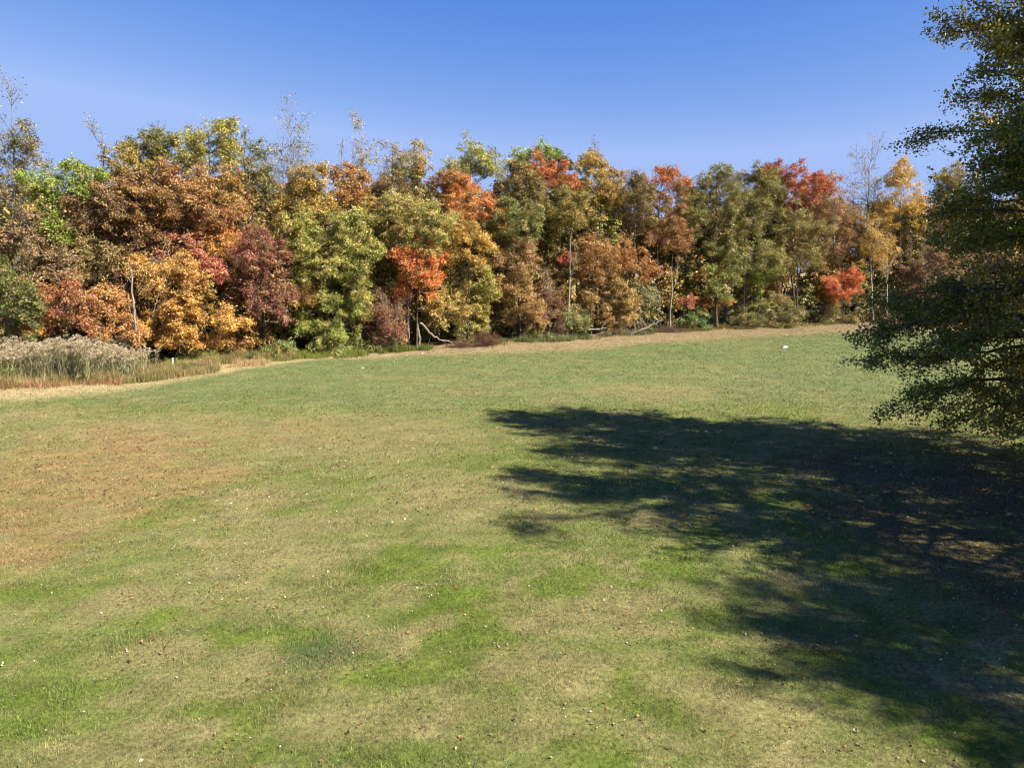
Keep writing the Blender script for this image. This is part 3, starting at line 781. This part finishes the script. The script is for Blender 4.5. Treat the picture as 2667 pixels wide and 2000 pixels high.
# ------------------------------------------------------------------ reeds, rough grass and weeds along the edge
def tuft_blades(rng, x, y, h, w, lean, col, droop=0.0):
    """Tall two piece blades bending over, as a quad each (root pair, bent tip pair)."""
    n = len(x); z = ground_z(x, y)
    az = rng.uniform(0, 2 * math.pi, n); ln = np.abs(rng.normal(lean, .3, n)); th = rng.uniform(0, math.pi, n)
    dx, dy = np.cos(th) * w * .5, np.sin(th) * w * .5
    mx, my, mz = x + np.cos(az) * h * .55 * np.sin(ln * .6), y + np.sin(az) * h * .55 * np.sin(ln * .6), z + h * .6 * np.cos(ln * .6)
    tx, ty, tz = x + np.cos(az) * h * np.sin(ln), y + np.sin(az) * h * np.sin(ln), z + h * np.cos(ln) * (1 - droop)
    V = np.stack([np.stack([x - dx, y - dy, z - .02], 1), np.stack([x + dx, y + dy, z - .02], 1), np.stack([mx + dx * .8, my + dy * .8, mz], 1), np.stack([mx - dx * .8, my - dy * .8, mz], 1),
                  np.stack([tx + dx * .15, ty + dy * .15, tz], 1), np.stack([tx - dx * .15, ty - dy * .15, tz], 1)], 1)
    b6 = 6 * np.arange(n)[:, None]
    F = np.concatenate([b6 + [0, 1, 2, 3], b6 + [3, 2, 4, 5]], 1).reshape(-1, 4)
    return V.reshape(-1, 3), F, np.repeat(col, 2, 0)

def edge_points(rng, px0, px1, d0, d1, n):
    p = rng.uniform(px0, px1, n)
    Y = np.array([edge_depth(q) for q in p]) + rng.uniform(d0, d1, n)
    return (p - W_PX / 2) / F_PX * (Y * CP - (ground_z(0, Y) - CAM_H) * SP), Y, p

def reeds():
    rng = np.random.default_rng(31)
    V, F, C = [], [], []; off = 0
    def put(v, f, c):
        nonlocal off
        V.append(v); F.append(f + off); C.append(c); off += len(v)
    n = 2900
    x, y, p = edge_points(rng, -320, 420, -6.0, 1.5, n)
    y = y + (fbm(x * .3, x * .1, 45, 3) - .5) * 3.5
    k = rng.uniform(0, 1, n) < 1 - smooth(270, 420, p + rng.normal(0, 25, n))
    x, y, p = x[k], y[k], p[k]; n = len(x)
    H = rng.uniform(1.7, 3.0, n) * (.62 + .7 * fbm(x * .5, y * .5, 71, 3)) * (1 - .3 * smooth(200, 400, p)) + .35
    put(*tuft_blades(rng, x, y, H, np.full(n, .03), .10, lin((186, 178, 134)) * rng.uniform(.7, 1.2, n)[:, None]))
    for _ in range(7):                                            # strap leaves up the stalks
        m = n
        t = rng.uniform(.2, .85, m)
        z = ground_z(x, y) + H * t
        az = rng.uniform(0, 2 * math.pi, m); L = rng.uniform(.4, .8, m)
        d = np.stack([np.cos(az), np.sin(az)], 1)
        a = np.stack([x, y, z], 1)
        b_ = a + np.concatenate([d * L[:, None] * .55, (L * .35)[:, None]], 1)
        e = a + np.concatenate([d * L[:, None], (L * rng.uniform(-.25, .2, m))[:, None]], 1)
        sd_ = np.concatenate([np.stack([-d[:, 1], d[:, 0]], 1) * .026, np.zeros((m, 1))], 1)
        v = np.stack([a, b_ + sd_, e, b_ - sd_], 1).reshape(-1, 3)
        put(v, np.arange(4 * m).reshape(-1, 4), lin((158, 154, 112)) * rng.uniform(.6, 1.35, m)[:, None])
    m = n * 16                                                   # nodding seed plumes
    i = np.repeat(np.arange(n), 16)
    side = rng.normal(.25, .12, n)
    t = rng.uniform(0, 1, m)
    Q = np.stack([x[i] + side[i] * t + rng.normal(0, .06, m), y[i] + rng.normal(0, .08, m), ground_z(x, y)[i] + H[i] * .97 + t * .45 - t * t * .25 + rng.normal(0, .04, m)], 1)
    v, f = leaf_quads(Q, unit(rng.normal(0, 1, (m, 3)) + [.3, -.3, .3]), .17, rng, .45)
    put(v, f, lin((204, 184, 152)) * rng.uniform(.7, 1.25, m)[:, None])
    tag(add('reeds', mesh_from('reeds', np.concatenate(V), np.concatenate(F), [M_LITTER], np.concatenate(C))), 'bed of tall reeds with greyish beige plumes before the trees', 'reeds', kind='stuff')
reeds()

def rough_grass():
    rng = np.random.default_rng(32)
    V, F, C = [], [], []; off = 0
    def band(px0, px1, d0, d1, n, h0, h1, cols, lean=.35, w=.03, clump=0.0):
        nonlocal off
        x, y, p = edge_points(rng, px0, px1, d0, d1, n)
        y = y + (fbm(x * .35, x * .1, 44, 3) - .5) * 3.6 + rng.normal(0, .5, n)
        if clump:
            k = rng.uniform(0, 1, n) < smooth(.5 - clump, .5 + .15, fbm(x * .45, y * .45, 5, 3))
            x, y, p = x[k], y[k], p[k]
        m = len(x)
        cm = smooth(.35, .65, fbm(x * .3, y * .5, 15, 3))[:, None]
        c = (lin(cols[0]) * (1 - cm) + lin(cols[1]) * cm) * rng.uniform(.6, 1.35, m)[:, None]
        h = rng.uniform(h0, h1, m) * (.1 + 1.6 * fbm(x * .7, y * .7, 25, 3) ** 1.2)
        v, f, c = tuft_blades(rng, x, y, h, np.full(m, w), lean, c, .1)
        V.append(v); F.append(f + off); C.append(c); off += len(v)
    band(-320, 330, -7.4, -5.0, 20000, .3, .85, ((186, 146, 106), (158, 130, 88)), .6, .03, .3)
    band(-320, 420, -6.4, -3.2, 18000, .7, 1.5, ((186, 164, 116), (156, 146, 96)), .4, .035, .15)
    band(300, 560, -6.5, -1.5, 15000, .6, 1.1, ((182, 158, 108), (150, 142, 92)), .4, .03)
    band(330, 700, -3.6, -.2, 17000, .35, 1.0, ((218, 184, 136), (184, 152, 106)), .55, .028, .25)
    band(440, 760, -1.6, 1.8, 13000, .6, 1.3, ((140, 140, 80), (164, 146, 94)), .35, .032)
    band(680, 1130, -1.2, 1.2, 15000, .4, .9, ((140, 144, 74), (116, 124, 62)), .4, .032, .2)
    band(1270, 1700, -1.8, 1.2, 15000, .45, 1.0, ((130, 130, 84), (112, 118, 72)), .4, .034, .25)
    band(1700, 2800, -.8, 1.5, 16000, .35, .8, ((138, 120, 78), (116, 108, 64)), .4, .034, .3)
    tag(add('rough_grass', mesh_from('rough_grass', np.concatenate(V), np.concatenate(F), [M_LITTER], np.concatenate(C))), "unmown rusty, straw and green grass along the wood's edge", 'grass', kind='stuff')
rough_grass()

def scrub(px, d, h, w, cA, cB, label, n=1.0, leaf=.13):
    rng = np.random.default_rng(int(px) + 9000)
    Y = edge_depth(px) + d
    x = ground_px_x(px, Y); zg = float(ground_z(x, Y))
    root = bpy.data.objects.new('weed_clump', None); COL.objects.link(root); root.location = (x, Y, zg)
    tag(root, label, 'shrub', 'bushy weeds along the verge')
    Q, N, ct, C, *_ = crown_points(rng, (x, Y, zg + h * .5), (w / 2, w * .4, h * .55), leaf, n, 12)
    Q[:, 2] = np.maximum(Q[:, 2], ground_z(Q[:, 0], Q[:, 1]) + .03)
    V, F = leaf_quads(Q, N, leaf, rng, .4)
    base = np.array([x, Y, zg])
    add('foliage', mesh_from('weed_foliage', V - base, F, [M_LEAF], tint(rng, cA, cB, ct)), root)
    tb = Tubes()
    for c in C: tb.add(curve(base, c, np.array([0, 0, .1]), 4), np.array([.02, .015, .01, .006]), 4)
    TV, TF = tb.arrays()
    add('stem', mesh_from('weed_stem', TV - base, TF, [M_TWIG]), root)
scrub(15, -5.2, 1.9, 1.9, (116, 128, 42), (92, 104, 40), 'leafy green weed bush in front of the reeds')
scrub(230, -4.6, 1.2, 2.0, (148, 142, 52), (124, 124, 66), 'yellowish weed bush at the foot of the reeds')
scrub(270, -5.6, 1.1, 4.2, (112, 92, 52), (124, 112, 60), 'brownish olive weed bush bulging onto the straw strip, longest of the verge')
scrub(460, -3.0, 1.1, 2.4, (118, 102, 54), (132, 122, 62), 'brownish weed bush beside the white stake')
scrub(665, -.8, 1.0, 2.2, (96, 100, 58), (118, 116, 66), 'grey green weed bush next to the yellowish stake')
scrub(750, -.4, .8, 1.8, (150, 104, 70), (128, 104, 62), 'small rusty weed bush right of the yellowish stake')
scrub(535, -1.0, 1.5, 3.4, (130, 130, 72), (112, 112, 58), 'pale green weed bush under the low golden boughs')

# ------------------------------------------------------------------ dead wood, stakes and scraps
def dead_wood(name, label, pts, r0, mat, subs=(), cat='branch', group='dead branches lying by the wood'):
    """pts: (column, row, depth) of the photo along the branch."""
    P = np.array([at_depth(*p) for p in pts])
    t = np.linspace(0, len(P) - 1, 4 * (len(P) - 1) + 1)
    Q = np.stack([np.interp(t, np.arange(len(P)), P[:, k]) for k in range(3)], 1)
    rng = np.random.default_rng(int(pts[0][0] * 7 + pts[0][1]))
    Q[1:-1] += rng.normal(0, r0 * .35, (len(Q) - 2, 3))
    base = Q[0].copy()
    tb = Tubes(); tb.add(Q - base, np.linspace(r0, r0 * .35, len(Q)), 7)
    for k, d, L in subs:
        a = Q[k] - base
        tb.add(curve(a, a + np.array(d) * L, np.array([0, 0, .1 * L]), 5, rng, L * .03), np.linspace(r0 * .4, .01, 5), 5)
    V, F = tb.arrays()
    o = add(name, mesh_from(name, V, F, [mat], smooth_shade=True), loc=base)
    return tag(o, label, cat, group)

E = edge_depth
dead_wood('broken_bough', 'long pale broken bough bending down from a dark trunk to the ground', [(1094, 842, E(1100) + .8), (1110, 856, E(1110) + .3), (1128, 876, E(1120) - .2), (1145, 885, E(1140) - .4), (1166, 887, E(1160) - .6), (1178, 892, E(1178) - .6), (1215, 891, E(1215) - .6)], .15, M_WOOD, [(13, (.6, -.2, -.5), 1.2), (16, (.8, -.1, -.45), 1.5), (20, (.5, 0, .4), .9), (22, (.8, 0, -.35), .9)])
dead_wood('stub_trunk', 'short pale snapped stub at the head of the broken bough', [(1090, 915, E(1090) + 1.0), (1092, 870, E(1090) + 1.0), (1088, 842, E(1090) + .9)], .22, M_WOOD, cat='stump')
dead_wood('dead_log', 'thick grey log lying across the front of the branch pile', [(1634, 873, E(1634) - 1.5), (1660, 864, E(1660) - 1.2), (1690, 852, E(1690) - .8), (1725, 832, E(1720) - .2)], .17, M_WOOD, [(9, (.5, .1, .5), 1.4), (6, (.2, -.3, .3), .8), (11, (.8, 0, .1), 1.2)])
dead_wood('dead_branch', 'bent grey branch arching above the thick log', [(1661, 800, E(1670)), (1680, 815, E(1680) - .1), (1691, 826, E(1690) - .2), (1700, 838, E(1700) - .4), (1716, 852, E(1716) - .5)], .07, M_WOOD)
for i, (a, b_, lab) in enumerate([((1642, 795), (1664, 858), 'thin grey branch leaning highest in the branch pile'), ((1656, 802), (1668, 862), 'upright pale branch in the heart of the branch pile'), ((1650, 812), (1690, 866), 'grey branch slanting down behind the thick log'), ((1668, 826), (1704, 866), 'short grey branch with its foot at the log'), ((1655, 830), (1678, 866), 'thin grey branch fanning out from the middle of the branch pile'), ((1600, 838), (1650, 868), 'arched grey branch at the near side of the branch pile'), ((1586, 866), (1655, 840), 'low grey branch sloping up towards the branch pile'), ((1640, 826), (1662, 864), 'crooked pale branch standing beside the upright one')]):
    d = E(a[0]) - .3 - .12 * i
    dead_wood('dead_branch', lab, [(a[0], a[1], d + .8), ((a[0] + b_[0]) / 2 + (-1) ** i * 4, (a[1] + b_[1]) / 2, d + .3), (b_[0], b_[1], d - .2)], .05, M_WOOD, [(4, ((-1) ** i * .5, .1, .5), .9)])
dead_wood('dead_log', 'weathered grey log half sunk in weeds left of the branch pile', [(1532, 860, E(1540) - .3), (1560, 857, E(1560) - .3), (1580, 853, E(1580) - .2)], .14, M_WOOD)
dead_wood('dead_branch', 'low grey branch trailing along the weeds before the sunken log', [(1535, 874, E(1540) - 1.0), (1570, 868, E(1570) - 1.0), (1606, 866, E(1600) - 1.0)], .06, M_WOOD, [(3, (.5, 0, .35), .9), (5, (.4, 0, .5), .8)])
dead_wood('dead_branch', 'short forked grey branch sticking up beside the sunken log', [(1565, 858, E(1565) - .5), (1572, 846, E(1570) - .5), (1580, 832, E(1580) - .5)], .07, M_WOOD, [(5, (-.3, 0, .7), .6)])
dead_wood('dead_branch', 'drooping grey twig branch under the purple red tree', [(1003, 822, E(1003) + .3), (1016, 840, E(1010) - .3), (1024, 862, E(1020) - .5), (1018, 886, E(1018) - .5)], .05, M_WOOD, [(3, (-.6, 0, -.5), 1.0), (5, (.5, 0, -.6), 1.0)])
dead_wood('leaning_trunk', 'crooked pale dead trunk without leaves among golden crowns', [(353, 880, E(350) - .2), (350, 810, E(350) - .2), (343, 755, E(350) - .2), (344, 725, E(350) - .1), (334, 680, E(350) - .1)], .13, M_GREYBARK, [(10, (-.6, 0, .7), 1.6), (13, (.5, 0, .8), 1.4)], 'tree', 'dead trunks in the wood')

def twig_pile(px, dY, w, h, label, mat, n, name='twig_pile', leaves=None, seed=0):
    rng = np.random.default_rng(seed + px)
    Y = edge_depth(px) + dY
    x = ground_px_x(px, Y); z = float(ground_z(x, Y))
    base = np.array([x, Y, z])
    root = bpy.data.objects.new(name, None); COL.objects.link(root); root.location = base
    tag(root, label, 'twigs', 'heaps of cut twigs', kind='stuff')
    tb = Tubes(); ends = []
    for i in range(n):
        a = np.array([rng.normal(0, w * .26), rng.normal(0, w * .2), rng.uniform(.02, .15)])
        az = rng.uniform(0, 2 * math.pi); L = rng.uniform(.6, 1.5)
        f = max(.15, 1 - (abs(a[0]) / (w * .55)) ** 2)
        b_ = a + np.array([math.cos(az) * L * .8, math.sin(az) * L * .6, rng.uniform(.1, 1.0) * h * f])
        Q = curve(a, b_, np.array([0, 0, rng.uniform(.0, .5) * L]), 5, rng, .04)
        tb.add(Q, np.linspace(.026, .008, 5), 3)
        for q in (2, 3):
            d = unit(rng.normal(0, 1, 3)) * rng.uniform(.2, .5); d[2] = abs(d[2]) * .6
            tb.add(np.stack([Q[q], Q[q] + d * .5, Q[q] + d]), np.array([.013, .01, .006]), 3)
        ends += [Q[2], Q[3], Q[4], (Q[1] + Q[2]) / 2]
    V, F = tb.arrays()
    add('twigs', mesh_from('twigs', V, F, [mat]), root)
    if leaves:
        ends = np.array(ends); m = len(ends) * leaves[2]
        Pp = ends[rng.integers(0, len(ends), m)] + rng.normal(0, .12, (m, 3)); Pp[:, 2] = np.maximum(Pp[:, 2], .03)
        V, F = leaf_quads(Pp, unit(rng.normal(0, 1, (m, 3)) + [0, -.2, .4]), .12, rng, .5)
        add('dead_leaves', mesh_from('dead_leaves', V, F, [M_LITTER], tint(rng, leaves[0], leaves[1], rng.uniform(0, 1, m)) / LEAF_GAIN), root)
twig_pile(1262, -1.6, 3.4, 2.0, 'heap of reddish brown cut brush standing on the leaf strewn verge', M_TWIG, 150, leaves=((128, 84, 68), (150, 104, 82), 7))
twig_pile(1205, -1.5, 2.6, .9, 'low spread of reddish twigs under the broken bough', M_TWIG, 80, leaves=((128, 84, 68), (146, 100, 80), 4))
twig_pile(1745, -.8, 3.6, .9, 'low heap of purplish brown twigs between the log and the fresh green shrub', M_TWIG, 150, leaves=((104, 76, 70), (120, 92, 78), 2))
twig_pile(1640, -.2, 4.2, .8, 'tangle of grey twigs under the grey branch pile', M_WOOD, 90)

def plain_mat(name, c, rough=.6):
    m, n, l = new_mat(name)
    out = n.new('ShaderNodeOutputMaterial'); b = n.new('ShaderNodeBsdfPrincipled')
    b.inputs['Roughness'].default_value = rough
    nz = n.new('ShaderNodeTexNoise'); nz.inputs['Scale'].default_value = 14
    cr = n.new('ShaderNodeValToRGB'); cr.color_ramp.elements[0].color = (*(lin(c) * .75), 1); cr.color_ramp.elements[1].color = (*lin(c), 1)
    l.new(nz.outputs['Fac'], cr.inputs['Fac']); l.new(cr.outputs['Color'], b.inputs['Base Color']); l.new(b.outputs[0], out.inputs['Surface'])
    return m

def stake(px, d, h, w, mat, label):
    Y = edge_depth(px) + d; x = ground_px_x(px, Y); z = float(ground_z(x, Y))
    a = w / 2
    V = [(-a, -a, -.2), (a, -a, -.2), (a, a, -.2), (-a, a, -.2), (-a * .9, -a * .9, h), (a * .9, -a * .9, h + .03), (a * .9, a * .9, h + .03), (-a * .9, a * .9, h)]
    F = [(0, 3, 2, 1), (4, 5, 6, 7), (0, 1, 5, 4), (1, 2, 6, 5), (2, 3, 7, 6), (3, 0, 4, 7)]
    o = add('stake', mesh_from('stake', V, F, [mat]), loc=(x, Y, z)); o.rotation_euler = (.03, .05, .4)
    tag(o, label, 'stake', 'marker stakes at the verge')
stake(450, -2.2, 1.2, .16, plain_mat('white_paint', (232, 236, 240)), 'thin white stake standing in the weedy verge')
stake(726, -.9, 1.55, .12, plain_mat('yellowed_plastic', (206, 168, 84)), 'thin yellowish stake among weeds under the big yellow green tree')

def scrap(px, py, sx, sy, h, label, rot=.15):
    x, y = on_ground(px, py); z = float(ground_z(x, y))
    rng = np.random.default_rng(int(px))
    nx_, ny_ = 9, 6
    u, v = np.meshgrid(np.linspace(-1, 1, nx_), np.linspace(-1, 1, ny_))
    zz = h * (1 - np.abs(u) ** 4) * (1 - .8 * np.abs(v) ** 3) * (1 + rng.normal(0, .16, u.shape))
    V = np.stack([(u * sx / 2 * (1 + rng.normal(0, .05, u.shape))).ravel(), (v * sy / 2).ravel(), zz.ravel() + .03], 1)
    i = (np.arange(ny_ - 1)[:, None] * nx_ + np.arange(nx_ - 1)[None]).ravel()
    F = np.stack([i, i + 1, i + nx_ + 1, i + nx_], 1)
    V2 = np.concatenate([V, V * [1, 1, 0]]); F2 = np.concatenate([F, F[:, ::-1] + len(V)])
    o = add('scrap', mesh_from('scrap', V2, F2, [M_SCRAP]), loc=(x, y, z)); o.rotation_euler = (0, 0, rot)
    tag(o, label, 'litter', 'white scraps on the lawn')
M_SCRAP = plain_mat('white_scrap', (214, 214, 214), .5)
scrap(2045, 907, .78, .4, .24, 'white crumpled scrap lying alone on the upper lawn', .3)
scrap(1100, 923, .22, .18, .2, 'small white scrap on the verge below the broken bough')
scrap(1688, 887, .26, .2, .14, 'small white scrap on the bare strip before the log')
scrap(945, 960, .34, .16, .1, 'small flat white scrap at the upper edge of the lawn')
scrap(625, 955, .3, .16, .08, 'small pale scrap beside the straw strip')

# ------------------------------------------------------------------ the near tree, and its neighbours that share in the shade on the lawn
def near_tree(seed=3, n_leaf_per=1.0, limbs=140):
    rng = np.random.default_rng(seed)
    H = 26.5
    zr = np.array([.8, 1.5, 3, 4.2, 5.8, 6.8, 8.4, 10, 12, 15, 17, 19, 21.5, 24, 26.0])
    rr = np.array([5.0, 6.6, 8.2, 8.6, 9.2, 9.0, 8.4, 8.0, 7.7, 7.7, 7.3, 6.9, 6.5, 5.2, 2.6])
    tb = Tubes()
    nt = 12; t = np.linspace(0, 1, nt)
    TP = np.stack([.5 * np.sin(t * 3) + .1 * rng.normal(0, 1, nt), .4 * np.sin(t * 2.3 + 1) - .33 + .1 * rng.normal(0, 1, nt), t * H], 1)
    TP[0, 2] = -.4
    TR = .48 * (1 - .9 * t ** .85) + .015; TR[0] *= 1.4
    tb.add(TP, TR, 10)
    pts, nrm = [], []
    for i in range(limbs):
        tip_z = 1.2 + 26.0 * ((i + rng.uniform(-3, 3)) / limbs).__abs__() ** 1.05
        az = i * 2.39996 + rng.normal(0, .25)
        if 8.2 < tip_z < 10.4 and rng.uniform() < .6: continue      # a thin belt between the drooping boughs and the upper crown
        r = float(np.interp(tip_z, zr, rr)) * rng.choice([rng.uniform(.70, 1.10), rng.uniform(.4, .8)], p=[.75, .25])
        drop = np.interp(tip_z, [0, 4, 9, 15, 25], [-2.6, -2.0, -.2, 1.8, 3.2])   # height the limb gains towards its tip
        z0 = float(np.clip(tip_z - drop - rng.uniform(0, 1.2), 2.2, H * .93))
        a = np.array([np.interp(z0, TP[:, 2], TP[:, 0]), np.interp(z0, TP[:, 2], TP[:, 1]), z0])
        b_ = np.array([math.cos(az) * r, math.sin(az) * r, tip_z])
        L = np.linalg.norm(b_ - a)
        Q = curve(a, b_, np.array([0, 0, L * rng.uniform(.08, .26)]), 12, rng, L * .009)
        R0 = min(.04 + L * .011, float(np.interp(z0, TP[:, 2], TR)) * .6)
        tb.add(Q, np.linspace(R0, .012, 12), 6)
        D = unit(b_ - a)
        for s in range(int(10 + L * 1.1)):
            f = rng.uniform(.22, 1.0) ** .8
            o = Q[0] * 0 + np.array([np.interp(f * 11, np.arange(12), Q[:, k]) for k in range(3)])
            sgn = 1 if s % 2 else -1
            side = unit(np.cross(D, [0, 0, 1.0])) * sgn
            SL = (1.0 - .62 * f) * L * rng.uniform(.16, .44) + .5
            d = unit(D * rng.uniform(.5, 1.1) + side * rng.uniform(.5, 1.1) + np.array([0, 0, rng.normal(-.08, .42)]))
            e = o + d * SL
            Sb = curve(o, e, np.array([0, 0, rng.uniform(-.05, .12) * SL]), 5, rng, SL * .03)
            tb.add(Sb, np.linspace(max(R0 * (1 - f) * .5, .012), .005, 5), 3)
            m = int(SL * np.interp(tip_z, [0, 8, 12, 26], [68, 64, 58, 50]) * n_leaf_per)
            tt = rng.uniform(.12, 1.05, m) * 4
            Pm = np.stack([np.interp(tt, np.arange(5), Sb[:, k]) for k in range(3)], 1) + rng.normal(0, 1, (m, 3)) * np.array([.19, .19, .17]) * (.6 + .35 * SL ** .5)
            Pm[:, 2] -= rng.uniform(0, .18, m)
            pts.append(Pm)
    # a few bare shoots breaking the outline
    for i in range(26):
        az = rng.uniform(0, 2 * math.pi); z = rng.uniform(12, 22); r = float(np.interp(z, zr, rr))
        a = np.array([math.cos(az) * r * .75, math.sin(az) * r * .75, z])
        e = a + np.array([math.cos(az) * rng.uniform(.8, 2.2), math.sin(az) * rng.uniform(.8, 2.2), rng.uniform(.6, 2.0)])
        Q = curve(a, e, np.array([0, 0, -.3]), 6, rng, .05)
        tb.add(Q, np.linspace(.02, .005, 6), 3)
        Pm = Q[rng.integers(2, 6, 22)] + rng.normal(0, .12, (22, 3)); pts.append(Pm)
    P = np.concatenate(pts); n = len(P)
    P[:, 2] = np.maximum(P[:, 2], .35)
    N = unit(rng.normal(0, .75, (n, 3)) + np.array([0, 0, .55]))
    V, F = leaf_quads(P, N, .15, rng, .7)
    k = fbm(P[:, 0] * .3 + P[:, 2] * .2, P[:, 1] * .3 + P[:, 2] * .3, 4, 3)
    up = smooth(11, 20, P[:, 2])
    t = np.clip(smooth(.42, .7, k) * .7 + .4 * up * rng.uniform(0, 1, n) + rng.uniform(-.1, .2, n), 0, 1)[:, None]
    c = lin((120, 138, 46)) * (1 - t) + lin((188, 160, 60)) * t
    odd = rng.uniform(0, 1, n) < .05
    c[odd] = lin((176, 126, 54))
    c = c * (.45 + 1.3 * rng.beta(1.1, 1.6, n))[:, None]
    TV, TF = tb.arrays()
    return mesh_from('shade_tree_trunk', TV, TF, [M_BARK], smooth_shade=True), mesh_from('shade_tree_crown', V, F, [M_NEAR], c)

TRUNK, CROWN = near_tree()
TRUNK_B, CROWN_B = near_tree(6, .95, 90)
for x, y, rz, sc, lab in [(26.4, 32.8, 0.0, 1.0, 'large dark green tree close to the camera with boughs drooping to the lawn'),
                          (30.4, 14.9, 2.1, 1.1, 'large green tree outside the picture, its shade on the middle lawn'),
                          (32.5, 23.5, 3.1, 1.1, 'green tree added outside the picture, its shade joined to that of the large dark tree'),  # unseen tree added to close the gap between its neighbours' shadows
                          (33.6, 3.8, 4.0, 1.0, 'green tree well outside the picture on the right, its shade at the bottom corner')]:
    r = bpy.data.objects.new('shade_tree', None); COL.objects.link(r)
    r.location = (x, y, float(ground_z(x, y))); r.rotation_euler = (0, 0, rz); r.scale = (sc, sc, sc)
    tag(r, lab, 'tree', 'big trees beside the lawn')
    add('trunk', TRUNK if sc == 1.0 else TRUNK_B, r); add('crown', CROWN if sc == 1.0 else CROWN_B, r)
